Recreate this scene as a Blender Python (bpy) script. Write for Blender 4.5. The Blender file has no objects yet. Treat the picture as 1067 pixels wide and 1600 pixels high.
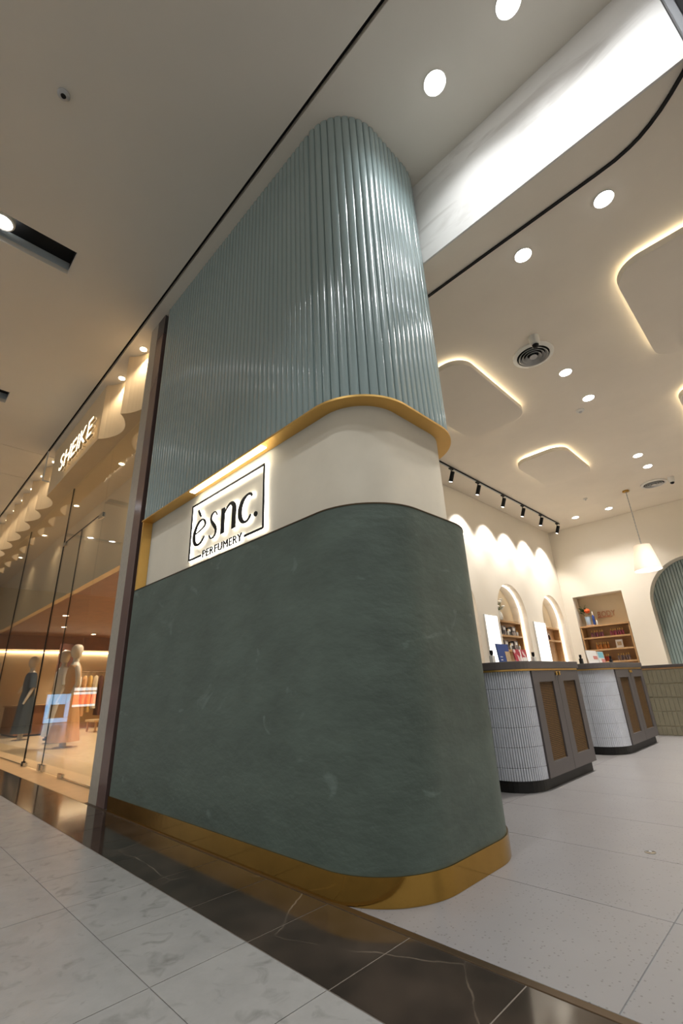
import bpy, bmesh, math, random
from mathutils import Vector, Matrix
random.seed(7)
PI = math.pi
U = 0.82                      # drawing units -> metres
C = bpy.context.scene.collection
sc = bpy.context.scene

# ------------------------------------------------------------------ camera, world, exposure
cam_d = bpy.data.cameras.new('camera')
cam = bpy.data.objects.new('camera', cam_d)
C.objects.link(cam)
rt = Vector((0.69966129, 0.71321308, -0.04244023))
dn = Vector((-0.28532143, 0.22445388, -0.93177902))
fw = Vector((-0.65503111, 0.66403882, 0.36053667))
m = Matrix((rt, -dn, -fw)).transposed().to_4x4()
m.translation = Vector((0, 0, 0.975 * U))
cam.matrix_world = m
cam_d.sensor_fit = 'VERTICAL'
cam_d.sensor_height = 36.0
cam_d.lens = 709.76 * 36.0 / 1600.0
cam_d.clip_start = 0.02
sc.camera = cam

w = bpy.data.worlds.new('world')
sc.world = w
w.use_nodes = True
w.node_tree.nodes['Background'].inputs[0].default_value = (1.0, 0.95, 0.88, 1)
w.node_tree.nodes['Background'].inputs[1].default_value = 0.48

sc.view_settings.view_transform = 'Standard'
sc.view_settings.look = 'None'
sc.view_settings.gamma = 1.0
sc.view_settings.use_curve_mapping = False
sc.view_settings.exposure = 0.22
sc.cycles.use_denoising = True
sc.cycles.max_bounces = 8
sc.cycles.diffuse_bounces = 4
sc.cycles.glossy_bounces = 4
sc.cycles.transparent_max_bounces = 12
sc.cycles.sample_clamp_indirect = 6.0
sc.cycles.caustics_reflective = False
sc.cycles.caustics_refractive = False

# light strengths (one place to tune)
P_SOFFIT, P_SHOP, P_TRACK, P_MALL, P_BAY, P_STORE = 78, 340, 62, 150, 42, 290
COOL, NEUT, WARM, AMBER = (0.94, 0.97, 1.0), (1.0, 0.965, 0.92), (1.0, 0.84, 0.64), (1.0, 0.74, 0.46)

# ------------------------------------------------------------------ materials
MATS = {}
def lin(c):
    return tuple(((v / 255.0) / 12.92 if v <= 10 else ((v / 255.0 + 0.055) / 1.055) ** 2.4) for v in c)

def mk(name, rgb, rough=0.6, metal=0.0, var=None, bump=None, patch=None, emit=None, spec=0.5, coat=0.0, stretch=(1, 1, 1), speck=None):
    """rgb is sRGB 0-255. var=(scale, amount); bump=(scale, strength); patch=(rgb, scale, threshold, softness); speck=(rgb, scale, size)"""
    mt = bpy.data.materials.new(name)
    mt.use_nodes = True
    nt = mt.node_tree
    b = nt.nodes['Principled BSDF']
    c = lin(rgb) + (1,)
    b.inputs['Base Color'].default_value = c
    b.inputs['Roughness'].default_value = rough
    b.inputs['Metallic'].default_value = metal
    b.inputs['Specular IOR Level'].default_value = spec
    if coat:
        b.inputs['Coat Weight'].default_value = coat
        b.inputs['Coat Roughness'].default_value = 0.05
    if emit:
        b.inputs['Emission Color'].default_value = tuple(emit[0]) + (1,)
        b.inputs['Emission Strength'].default_value = emit[1]
    pos = None
    def position():
        nonlocal pos
        if pos is None:
            g = nt.nodes.new('ShaderNodeNewGeometry')
            mp = nt.nodes.new('ShaderNodeMapping')
            mp.inputs['Scale'].default_value = stretch
            nt.links.new(g.outputs['Position'], mp.inputs['Vector'])
            pos = mp.outputs['Vector']
        return pos
    col = None
    if var:
        n = nt.nodes.new('ShaderNodeTexNoise')
        n.inputs['Scale'].default_value = var[0]
        n.inputs['Detail'].default_value = 5
        n.inputs['Roughness'].default_value = 0.6
        nt.links.new(position(), n.inputs['Vector'])
        r = nt.nodes.new('ShaderNodeValToRGB')
        a = var[1]
        r.color_ramp.elements[0].position = 0.3
        r.color_ramp.elements[1].position = 0.7
        r.color_ramp.elements[0].color = tuple(v * (1 - a) for v in c[:3]) + (1,)
        r.color_ramp.elements[1].color = tuple(min(1, v * (1 + a)) for v in c[:3]) + (1,)
        nt.links.new(n.outputs['Fac'], r.inputs['Fac'])
        col = r.outputs['Color']
    if patch:
        n = nt.nodes.new('ShaderNodeTexNoise')
        n.inputs['Scale'].default_value = patch[1]
        n.inputs['Detail'].default_value = 6
        n.inputs['Distortion'].default_value = 1.2
        nt.links.new(position(), n.inputs['Vector'])
        r = nt.nodes.new('ShaderNodeValToRGB')
        r.color_ramp.elements[0].position = patch[2]
        r.color_ramp.elements[1].position = patch[2] + patch[3]
        nt.links.new(n.outputs['Fac'], r.inputs['Fac'])
        mx = nt.nodes.new('ShaderNodeMix'); mx.data_type = 'RGBA'
        nt.links.new(r.outputs['Color'], mx.inputs['Factor'])
        if col is not None: nt.links.new(col, mx.inputs['A'])
        else: mx.inputs['A'].default_value = c
        mx.inputs['B'].default_value = lin(patch[0]) + (1,)
        col = mx.outputs['Result']
    if speck:
        v = nt.nodes.new('ShaderNodeTexVoronoi')
        v.inputs['Scale'].default_value = speck[1]
        nt.links.new(position(), v.inputs['Vector'])
        r = nt.nodes.new('ShaderNodeValToRGB')
        r.color_ramp.elements[0].color = (1, 1, 1, 1); r.color_ramp.elements[1].color = (0, 0, 0, 1)
        r.color_ramp.elements[0].position = speck[2]
        r.color_ramp.elements[1].position = speck[2] + 0.05
        nt.links.new(v.outputs['Distance'], r.inputs['Fac'])
        mx = nt.nodes.new('ShaderNodeMix'); mx.data_type = 'RGBA'
        nt.links.new(r.outputs['Color'], mx.inputs['Factor'])
        if col is not None: nt.links.new(col, mx.inputs['A'])
        else: mx.inputs['A'].default_value = c
        mx.inputs['B'].default_value = lin(speck[0]) + (1,)
        col = mx.outputs['Result']
    if col is not None:
        nt.links.new(col, b.inputs['Base Color'])
    if bump:
        n = nt.nodes.new('ShaderNodeTexNoise')
        n.inputs['Scale'].default_value = bump[0]
        n.inputs['Detail'].default_value = 4
        nt.links.new(position(), n.inputs['Vector'])
        bp = nt.nodes.new('ShaderNodeBump')
        bp.inputs['Strength'].default_value = bump[1]
        bp.inputs['Distance'].default_value = 0.02
        nt.links.new(n.outputs['Fac'], bp.inputs['Height'])
        nt.links.new(bp.outputs['Normal'], b.inputs['Normal'])
    MATS[name] = mt
    return mt

def mk_marble():
    mt = mk('dark_marble', (46, 38, 32), rough=0.10, spec=0.5)
    nt = mt.node_tree; b = nt.nodes['Principled BSDF']
    g = nt.nodes.new('ShaderNodeNewGeometry')
    n0 = nt.nodes.new('ShaderNodeTexNoise'); n0.inputs['Scale'].default_value = 1.6; n0.inputs['Detail'].default_value = 5
    nt.links.new(g.outputs['Position'], n0.inputs['Vector'])
    sc_ = nt.nodes.new('ShaderNodeVectorMath'); sc_.operation = 'SCALE'; sc_.inputs['Scale'].default_value = 0.25
    nt.links.new(n0.outputs['Color'], sc_.inputs[0])
    ad = nt.nodes.new('ShaderNodeVectorMath'); ad.operation = 'ADD'
    nt.links.new(g.outputs['Position'], ad.inputs[0]); nt.links.new(sc_.outputs['Vector'], ad.inputs[1])
    v = nt.nodes.new('ShaderNodeTexVoronoi'); v.feature = 'DISTANCE_TO_EDGE'; v.inputs['Scale'].default_value = 1.7
    nt.links.new(ad.outputs['Vector'], v.inputs['Vector'])
    r = nt.nodes.new('ShaderNodeValToRGB')
    r.color_ramp.elements[0].color = (1, 1, 1, 1); r.color_ramp.elements[1].color = (0, 0, 0, 1)
    r.color_ramp.elements[1].position = 0.009
    nt.links.new(v.outputs['Distance'], r.inputs['Fac'])
    n1 = nt.nodes.new('ShaderNodeTexNoise'); n1.inputs['Scale'].default_value = 2.3
    nt.links.new(g.outputs['Position'], n1.inputs['Vector'])
    r1 = nt.nodes.new('ShaderNodeValToRGB'); r1.color_ramp.elements[0].position = 0.44; r1.color_ramp.elements[1].position = 0.60
    nt.links.new(n1.outputs['Fac'], r1.inputs['Fac'])
    mu = nt.nodes.new('ShaderNodeMath'); mu.operation = 'MULTIPLY'
    nt.links.new(r.outputs['Color'], mu.inputs[0]); nt.links.new(r1.outputs['Color'], mu.inputs[1])
    n2 = nt.nodes.new('ShaderNodeTexNoise'); n2.inputs['Scale'].default_value = 5; n2.inputs['Detail'].default_value = 6
    nt.links.new(g.outputs['Position'], n2.inputs['Vector'])
    r2 = nt.nodes.new('ShaderNodeValToRGB')
    r2.color_ramp.elements[0].color = lin((38, 31, 26)) + (1,); r2.color_ramp.elements[1].color = lin((60, 50, 42)) + (1,)
    r2.color_ramp.elements[0].position = .35; r2.color_ramp.elements[1].position = .7
    nt.links.new(n2.outputs['Fac'], r2.inputs['Fac'])
    mx = nt.nodes.new('ShaderNodeMix'); mx.data_type = 'RGBA'
    nt.links.new(mu.outputs['Value'], mx.inputs['Factor']); nt.links.new(r2.outputs['Color'], mx.inputs['A'])
    mx.inputs['B'].default_value = lin((118, 106, 92)) + (1,)
    nt.links.new(mx.outputs['Result'], b.inputs['Base Color'])

def mk_glass():
    mt = bpy.data.materials.new('clear_glass'); mt.use_nodes = True
    nt = mt.node_tree
    for n in list(nt.nodes):
        if n.type != 'OUTPUT_MATERIAL': nt.nodes.remove(n)
    out = [n for n in nt.nodes if n.type == 'OUTPUT_MATERIAL'][0]
    t = nt.nodes.new('ShaderNodeBsdfTransparent'); t.inputs[0].default_value = (0.96, 0.965, 0.955, 1)
    g = nt.nodes.new('ShaderNodeBsdfGlossy'); g.inputs['Roughness'].default_value = 0.0
    g.inputs[0].default_value = (0.97, 0.97, 0.97, 1)
    f = nt.nodes.new('ShaderNodeFresnel')
    ge = nt.nodes.new('ShaderNodeNewGeometry')      # leaving the pane counts like entering it
    io = nt.nodes.new('ShaderNodeMix'); io.data_type = 'FLOAT'
    io.inputs['A'].default_value = 1.5; io.inputs['B'].default_value = 1 / 1.5
    nt.links.new(ge.outputs['Backfacing'], io.inputs['Factor']); nt.links.new(io.outputs['Result'], f.inputs['IOR'])
    mx = nt.nodes.new('ShaderNodeMixShader')
    nt.links.new(f.outputs[0], mx.inputs[0]); nt.links.new(t.outputs[0], mx.inputs[1]); nt.links.new(g.outputs[0], mx.inputs[2])
    nt.links.new(mx.outputs[0], out.inputs['Surface'])
    MATS['clear_glass'] = mt

def mk_shade():
    mt = bpy.data.materials.new('lamp_fabric'); mt.use_nodes = True
    nt = mt.node_tree
    for n in list(nt.nodes):
        if n.type != 'OUTPUT_MATERIAL': nt.nodes.remove(n)
    out = [n for n in nt.nodes if n.type == 'OUTPUT_MATERIAL'][0]
    d = nt.nodes.new('ShaderNodeBsdfDiffuse'); d.inputs[0].default_value = (0.92, 0.88, 0.83, 1)
    t = nt.nodes.new('ShaderNodeBsdfTranslucent'); t.inputs[0].default_value = (0.95, 0.9, 0.83, 1)
    mx = nt.nodes.new('ShaderNodeMixShader'); mx.inputs[0].default_value = 0.5
    nt.links.new(d.outputs[0], mx.inputs[1]); nt.links.new(t.outputs[0], mx.inputs[2])
    nt.links.new(mx.outputs[0], out.inputs['Surface'])
    MATS['lamp_fabric'] = mt

mk_marble(); mk_glass(); mk_shade()
mk('grey_tile', (138, 136, 132), rough=0.24, var=(7, 0.08), patch=((112, 110, 106), 11, 0.56, 0.22), bump=(90, 0.03))
mk('terrazzo', (122, 119, 118), rough=0.36, var=(4, 0.04), speck=((94, 90, 88), 52, 0.15))
mk('grout', (116, 114, 110), rough=0.85)
mk('dark_grout', (104, 95, 84), rough=0.7)
mk('bronze_strip', (92, 76, 58), rough=0.35, metal=0.8)
mk('green_plaster', (82, 95, 87), rough=0.50, var=(2.6, 0.20), patch=((99, 113, 106), 3.4, 0.645, 0.07), bump=(14, 0.14), stretch=(1.0, 1.0, 1.8))
mk('teal_paint', (142, 160, 160), rough=0.21, spec=0.7, coat=0.5)
mk('cream_plaster', (222, 214, 196), rough=0.75, var=(2.5, 0.05), bump=(10, 0.03))
mk('brass', (190, 150, 76), rough=0.13, metal=1.0, var=(5, 0.08), bump=(30, 0.015))
mk('brass_satin', (226, 186, 112), rough=0.45, metal=1.0, var=(4, 0.06))
mk('black_metal', (8, 8, 9), rough=0.6, spec=0.3)
mk('sign_black', (7, 7, 7), rough=0.6, spec=0.3)
mk('ceiling_paint', (222, 215, 203), rough=0.9, var=(1.2, 0.02))
mk('shop_ceiling', (238, 228, 212), rough=0.85, var=(1.6, 0.03), bump=(9, 0.03))
mk('bulkhead_plaster', (224, 221, 216), rough=0.7, var=(3, 0.04), patch=((208, 204, 198), 2.6, 0.58, 0.10), bump=(8, 0.04), stretch=(0.6, 1, 1.6))
mk('shop_wall', (240, 231, 215), rough=0.85, var=(1.5, 0.02), bump=(8, 0.02))
mk('niche_plaster', (206, 188, 158), rough=0.85, var=(2, 0.04))
mk('oak', (186, 146, 100), rough=0.55, var=(6, 0.12), stretch=(1, 1, 12))
mk('grey_laminate', (82, 76, 74), rough=0.5)
mk('grey_door', (84, 79, 78), rough=0.5)
mk('pale_tile', (190, 194, 202), rough=0.28, var=(14, 0.06))
mk('pale_grout', (112, 113, 115), rough=0.9)
mk('olive_tile', (138, 132, 112), rough=0.35, var=(12, 0.08))
mk('olive_grout', (176, 168, 144), rough=0.9)
mk('black_plinth', (16, 15, 15), rough=0.5)
mk('rattan', (98, 70, 32), rough=0.6, var=(40, 0.25))
mk('rattan_dark', (30, 20, 12), rough=0.8)
mk('led_cool', (255, 255, 255), emit=((0.95, 0.97, 1.0), 14))
mk('led_neutral', (255, 250, 240), emit=((1.0, 0.96, 0.9), 12))
mk('led_warm', (255, 240, 210), emit=((1.0, 0.83, 0.58), 14))
mk('led_cove', (255, 240, 205), emit=((1.0, 0.94, 0.76), 7))
mk('led_arch', (255, 250, 240), emit=((1.0, 0.96, 0.90), 7))
mk('led_halo', (255, 250, 240), emit=((1.0, 0.97, 0.90), 8))
mk('led_rim', (255, 240, 215), emit=((1.0, 0.90, 0.70), 12))
mk('letter_side', (196, 172, 130), rough=0.6)
mk('letter_back', (255, 236, 200), emit=((1.0, 0.80, 0.5), 0.7))
mk('letter_glow', (255, 240, 200), emit=((1.0, 0.86, 0.60), 2.4))
mk('lightbox', (250, 250, 250), emit=((1.0, 0.98, 0.95), 1.1))
mk('white_plastic', (225, 222, 215), rough=0.45)
mk('grey_metal', (186, 186, 186), rough=0.35, metal=0.25)
mk('dark_void', (10, 10, 11), rough=0.9)
mk('slot_side', (190, 200, 204), rough=0.6)
mk('stone_post', (166, 159, 146), rough=0.30, var=(30, 0.10))
mk('mirror_brown', (112, 92, 88), rough=0.16, metal=0.15)
mk('scallop_paint', (222, 198, 160), rough=0.85, var=(2, 0.03))
mk('sand_stone', (196, 156, 108), rough=0.30, var=(6, 0.08))
mk('store_wall', (236, 212, 172), rough=0.85)
mk('store_brown', (140, 92, 56), rough=0.55, var=(5, 0.2))
mk('store_floor', (218, 190, 146), rough=0.28, var=(2, 0.05))
mk('mannequin_white', (214, 204, 186), rough=0.35)
mk('fabric_peach', (222, 172, 120), rough=0.85, var=(9, 0.08), bump=(24, 0.3))
mk('fabric_navy', (66, 82, 96), rough=0.8, var=(9, 0.1), bump=(24, 0.3))
mk('fabric_cream', (226, 212, 180), rough=0.85, var=(9, 0.06), bump=(24, 0.3))
mk('fabric_gold', (206, 166, 92), rough=0.8, var=(9, 0.08), bump=(24, 0.3))
mk('fabric_white', (232, 226, 212), rough=0.85, bump=(24, 0.3))
mk('fabric_brown', (92, 52, 38), rough=0.85, bump=(24, 0.3))
mk('chrome', (190, 188, 182), rough=0.15, metal=1.0)
mk('leaf', (48, 84, 40), rough=0.5, var=(30, 0.25))
mk('petal_white', (238, 232, 222), rough=0.7)
mk('petal_orange', (222, 92, 30), rough=0.6)
mk('vase_blue', (176, 196, 214), rough=0.3)
mk('bottle_pink', (140, 62, 82), rough=0.2)
mk('bottle_plum', (116, 66, 84), rough=0.2)
mk('bottle_amber', (168, 104, 46), rough=0.2)
mk('bottle_red', (166, 62, 38), rough=0.2)
mk('bottle_grey', (112, 96, 98), rough=0.2)
mk('bottle_blue', (42, 70, 138), rough=0.2)
mk('bottle_clear', (206, 204, 196), rough=0.12)
mk('gold_cap', (226, 184, 104), rough=0.3, metal=0.9)
mk('card_blue', (44, 66, 122), rough=0.5)
mk('card_red', (168, 52, 66), rough=0.5, patch=((214, 190, 186), 9, 0.56, 0.02))
mk('card_white', (226, 222, 216), rough=0.5)
mk('card_pink', (196, 120, 110), rough=0.5)
mk('card_sky', (116, 176, 190), rough=0.5)
mk('card_sand', (176, 150, 116), rough=0.5, var=(30, 0.3))
mk('card_photo', (150, 136, 130), rough=0.5, patch=((58, 52, 56), 12, 0.5, 0.05))
mk('black_box', (22, 20, 20), rough=0.4)
mk('terracotta', (196, 150, 122), rough=0.6)
mk('bronze_letter', (176, 116, 84), rough=0.4, metal=0.5)
mk('screen_red', (235, 70, 50), emit=((1.0, 0.16, 0.08), 1.6))
mk('screen_white', (230, 240, 250), emit=((0.85, 0.95, 1.0), 1.5))
mk('screen_blue', (110, 180, 230), emit=((0.25, 0.55, 0.9), 1.3))
mk('pier_grey', (70, 70, 74), rough=0.5)
mk('mall_wall', (150, 138, 122), rough=0.8)

# ------------------------------------------------------------------ builders
ORG = {}
def tag(o, label=None, cat=None, group=None, kind=None):
    if label: o['label'] = label
    if cat: o['category'] = cat
    if group: o['group'] = group
    if kind: o['kind'] = kind
    return o

def thing(name, loc, label=None, cat=None, group=None, kind=None):
    o = bpy.data.objects.new(name, None)
    o.empty_display_size = 0.05
    C.objects.link(o)
    o.location = Vector(loc) * U
    ORG[o] = Vector(loc)
    return tag(o, label, cat, group, kind)

def world_org(o):
    return ORG.get(o, Vector((0, 0, 0)))

class MB:
    def __init__(s):
        s.v = []; s.f = []; s.sm = []
    def add(s, vs, fs, smooth=False):
        b = len(s.v)
        s.v += [tuple(v) for v in vs]
        for f in fs:
            s.f.append(tuple(b + i for i in f)); s.sm.append(smooth)
        return s
    def box(s, x0, x1, y0, y1, z0, z1):
        vs = [(x, y, z) for z in (z0, z1) for y in (y0, y1) for x in (x0, x1)]
        return s.add(vs, [(0, 2, 3, 1), (4, 5, 7, 6), (0, 1, 5, 4), (2, 6, 7, 3), (0, 4, 6, 2), (1, 3, 7, 5)])
    def prism(s, poly, a, b, axis='z', smooth=False):
        def P(p, t):
            if axis == 'z': return (p[0], p[1], t)
            if axis == 'y': return (p[0], t, p[1])
            return (t, p[0], p[1])
        n = len(poly)
        vs = [P(p, a) for p in poly] + [P(p, b) for p in poly]
        s.add(vs, [tuple(range(n - 1, -1, -1)), tuple(range(n, 2 * n))])
        return s.add(vs, [(i, (i + 1) % n, n + (i + 1) % n, n + i) for i in range(n)], smooth)
    def lathe(s, prof, c=(0, 0, 0), n=20, smooth=True, ring=False):
        vs = []; fs = []
        if ring: prof = list(prof) + [prof[0]]
        for r, z in prof:
            for k in range(n):
                a = 2 * PI * k / n
                vs.append((c[0] + r * math.cos(a), c[1] + r * math.sin(a), c[2] + z))
        for i in range(len(prof) - 1):
            for k in range(n):
                fs.append((i * n + k, i * n + (k + 1) % n, (i + 1) * n + (k + 1) % n, (i + 1) * n + k))
        if not ring:
            fs.append(tuple(range(n - 1, -1, -1)))
            L = (len(prof) - 1) * n
            fs.append(tuple(range(L, L + n)))
        return s.add(vs, fs, smooth)
    def tube(s, pts, r, n=8, smooth=True):
        pts = [Vector(p) for p in pts]
        rs = r if isinstance(r, (list, tuple)) else [r] * len(pts)
        vs = []; fs = []
        for i, p in enumerate(pts):
            d = (pts[min(i + 1, len(pts) - 1)] - pts[max(i - 1, 0)]).normalized()
            up = Vector((0, 0, 1)) if abs(d.z) < 0.9 else Vector((1, 0, 0))
            a = d.cross(up).normalized(); b = d.cross(a)
            for k in range(n):
                t = 2 * PI * k / n
                vs.append(p + (a * math.cos(t) + b * math.sin(t)) * rs[i])
        for i in range(len(pts) - 1):
            for k in range(n):
                fs.append((i * n + k, i * n + (k + 1) % n, (i + 1) * n + (k + 1) % n, (i + 1) * n + k))
        fs.append(tuple(range(n - 1, -1, -1)))
        L = (len(pts) - 1) * n
        fs.append(tuple(range(L, L + n)))
        return s.add(vs, fs, smooth)
    def loft(s, rings, n=24, smooth=True, fold=None):
        """rings: (z, cx, cy, rx, ry); fold=(count, amount) ripples the outline like cloth"""
        vs = []; fs = []
        for z, cx, cy, rx, ry in rings:
            for k in range(n):
                a = 2 * PI * k / n
                q = 1.0
                if fold:
                    q = 1 + fold[1] * math.sin(fold[0] * a + z) * max(0.0, fold[2] - z)
                vs.append((cx + rx * q * math.cos(a), cy + ry * q * math.sin(a), z))
        for i in range(len(rings) - 1):
            for k in range(n):
                fs.append((i * n + k, i * n + (k + 1) % n, (i + 1) * n + (k + 1) % n, (i + 1) * n + k))
        fs.append(tuple(range(n - 1, -1, -1)))
        L = (len(rings) - 1) * n
        fs.append(tuple(range(L, L + n)))
        return s.add(vs, fs, smooth)
    def plate(s, outer, holes, a, b, axis='z'):
        """solid plate with real holes"""
        bm = bmesh.new()
        loops = [outer] + holes
        idx = []; pts = []
        for lp in loops:
            vs = [bm.verts.new((p[0], p[1], 0)) for p in lp]
            st = len(pts)
            for i, v in enumerate(vs):
                pts.append(lp[i])
                bm.edges.new((v, vs[(i + 1) % len(vs)]))
            idx.append((st, len(lp)))
        bm.verts.ensure_lookup_table(); bm.verts.index_update()
        bmesh.ops.triangle_fill(bm, use_beauty=True, use_dissolve=False, edges=bm.edges[:], normal=(0, 0, 1))
        tris = [tuple(v.index for v in f.verts) for f in bm.faces]
        bm.free()
        def P(p, t):
            if axis == 'z': return (p[0], p[1], t)
            if axis == 'y': return (p[0], t, p[1])
            return (t, p[0], p[1])
        n = len(pts)
        vs = [P(p, a) for p in pts] + [P(p, b) for p in pts]
        fs = [t for t in tris] + [tuple(n + i for i in reversed(t)) for t in tris]
        s.add(vs, fs)
        for st, k in idx:
            s.add(vs, [(st + i, st + (i + 1) % k, n + st + (i + 1) % k, n + st + i) for i in range(k)])
        return s
    def build(s, name, mat, parent=None, bevel=0.0, origin=None, seg=2):
        org = Vector(origin) if origin is not None else None
        if org is None:
            if parent is not None: org = world_org(parent)
            else:
                xs = [v[0] for v in s.v]; ys = [v[1] for v in s.v]; zs = [v[2] for v in s.v]
                org = Vector(((min(xs) + max(xs)) / 2, (min(ys) + max(ys)) / 2, min(zs)))
        me = bpy.data.meshes.new(name)
        me.from_pydata([tuple((Vector(v) - org) * U) for v in s.v], [], s.f)
        for p, q in zip(me.polygons, s.sm): p.use_smooth = q
        bm = bmesh.new(); bm.from_mesh(me)
        bmesh.ops.remove_doubles(bm, verts=bm.verts[:], dist=1e-6)
        bmesh.ops.recalc_face_normals(bm, faces=bm.faces[:])
        if bevel > 0:
            es = [e for e in bm.edges if len(e.link_faces) == 2 and e.calc_face_angle(0) > 0.6]
            bmesh.ops.bevel(bm, geom=es, offset=bevel * U, segments=seg, profile=0.5, affect='EDGES', clamp_overlap=True)
        if any(s.sm):
            for e in bm.edges:
                if len(e.link_faces) == 2 and e.calc_face_angle(0) > 0.7: e.smooth = False
        bm.to_mesh(me); bm.free()
        me.materials.append(MATS[mat])
        o = bpy.data.objects.new(name, me)
        C.objects.link(o)
        if parent is not None:
            o.parent = parent
            o.location = (org - world_org(parent)) * U
        else:
            o.location = org * U
        ORG[o] = org
        return o

def children(o):
    return [c for c in bpy.data.objects if c.parent == o]

def copy_tree(o, loc, rz=0.0, label=None, group=None, kids=None):
    """copy of a thing with copies of its parts and sub-parts"""
    c = o.copy(); C.objects.link(c)
    c.location = Vector(loc) * U; ORG[c] = Vector(loc)
    c.rotation_euler = (0, 0, rz)
    if label: c['label'] = label
    if group: c['group'] = group
    for ch in (kids if kids is not None else children(o)):
        d = ch.copy(); C.objects.link(d); d.parent = c
        for g in children(ch):
            e = g.copy(); C.objects.link(e); e.parent = d
    return c

def piece(name, mesh_src, parent, loc, rz=0.0):
    """another copy of a part that shares its mesh; loc in drawing units, world"""
    o = bpy.data.objects.new(name, mesh_src.data)
    C.objects.link(o); o.parent = parent
    o.location = (Vector(loc) - world_org(parent)) * U
    o.rotation_euler = (0, 0, rz)
    return o

def struct(name, mb, mat, bevel=0.0):
    return tag(mb.build(name, mat, bevel=bevel), kind='structure')

def rrect(x0, x1, y0, y1, r, n=8, corners=(1, 1, 1, 1)):
    """rounded rectangle outline, corners = (x0y0, x1y0, x1y1, x0y1)"""
    out = []
    cs = [(x0 + r, y0 + r, PI, (x0, y0)), (x1 - r, y0 + r, 1.5 * PI, (x1, y0)), (x1 - r, y1 - r, 0, (x1, y1)), (x0 + r, y1 - r, 0.5 * PI, (x0, y1))]
    for (cx, cy, a0, sq), on in zip(cs, corners):
        if not on: out.append(sq); continue
        for k in range(n + 1):
            a = a0 + 0.5 * PI * k / n
            out.append((cx + r * math.cos(a), cy + r * math.sin(a)))
    return out

def arch(u0, u1, z0, spring, n=24):
    r = (u1 - u0) / 2; c = (u0 + u1) / 2
    return [(u0, z0), (u1, z0)] + [(c + r * math.cos(PI * k / n), spring + r * math.sin(PI * k / n)) for k in range(n + 1)]

def spot(name, parent, loc, aim, power, color, angle=100, blend=0.6, size=0.05):
    l = bpy.data.lights.new(name, 'SPOT')
    l.energy = power; l.color = color
    l.spot_size = math.radians(angle); l.spot_blend = blend; l.shadow_soft_size = size * U
    o = bpy.data.objects.new(name, l); C.objects.link(o)
    p = Vector(loc); d = (Vector(aim) - p)
    if parent is not None:
        o.parent = parent; o.location = (p - world_org(parent)) * U
    else: o.location = p * U
    o.rotation_euler = d.to_track_quat('-Z', 'Y').to_euler()
    return o

NTH = ['first', 'second', 'third', 'fourth', 'fifth', 'sixth', 'seventh', 'eighth', 'ninth', 'tenth', 'eleventh', 'twelfth']

# ================================================================== FLOORS
fl = struct('floor', MB().box(-20, 6, -9, 1.845, -0.12, -0.0025), 'grout')
def tile_grid(parent, mat, xs, ys, gap, skip=None, bev=0.0):
    cache = {}
    for i in range(len(xs) - 1):
        for j in range(len(ys) - 1):
            if skip and skip(xs[i], ys[j]): continue
            wx = abs(xs[i + 1] - xs[i]); wy = abs(ys[j + 1] - ys[j])
            k = (round(wx, 3), round(wy, 3))
            cx = (xs[i] + xs[i + 1]) / 2; cy = (ys[j] + ys[j + 1]) / 2
            if k not in cache:
                a, b = (wx - gap) / 2, (wy - gap) / 2
                o = MB().box(cx - a, cx + a, cy - b, cy + b, -0.012, 0.0).build('floor_tile', mat, parent, bevel=bev, origin=(cx, cy, -0.012), seg=1)
                cache[k] = o
            else:
                piece('floor_tile', cache[k], parent, (cx, cy, -0.012))
XA = [-1.04 - 0.5 * k for k in range(-6, 23)]
tile_grid(fl, 'grey_tile', XA, [0.975, 1.383], 0.0035)
XB = [-1.04 - 1.0 * k for k in range(-3, 12)]
tile_grid(fl, 'grey_tile', XB, [-3.025, -2.025, -1.025, -0.025, 0.975], 0.0035)
tag(MB().box(-20, 6, -9, -3.03, -0.012, 0.0).box(-20, -12.05, -3.03, 1.383, -0.012, 0).build('tile_field', 'grey_tile', fl), kind='stuff')
XD = [-1.036 - 0.4995 * k for k in range(-6, 23)]
tile_grid(fl, 'dark_marble', XD, [1.385, 1.845], 0.006)
MB().box(-12.03, 2.0, 1.386, 1.845, -0.0119, -0.0012).build('grout_bed', 'dark_grout', fl)
tag(MB().box(-20, -12.03, 1.385, 1.845, -0.012, 0).build('marble_field', 'dark_marble', fl), kind='stuff')

struct('trim_1', MB().box(-5.66, 0.5, 1.846, 1.884, -0.05, 0.002), 'bronze_strip', 0.002)
fs_ = struct('floor_shop', MB().box(-5.66, 4, 1.885, 13.6, -0.12, -0.0025), 'pale_grout')
tile_grid(fs_, 'terrazzo', [-5.0, -3.76, -2.26, -0.76, 0.74, 2.24, 3.74], [1.887, 2.64, 3.395, 4.15, 4.905, 5.66, 6.415, 7.17, 7.925, 8.68, 9.435, 10.19, 10.945, 11.7, 12.455, 13.21], 0.004, bev=0.001)
struct('floor_store', MB().box(-26, -5.66, 2.16, 12, -0.12, 0.0), 'store_floor')
struct('trim_2', MB().box(-26, -5.66, 1.846, 2.159, -0.12, 0.004), 'sand_stone', 0.003)

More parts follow.
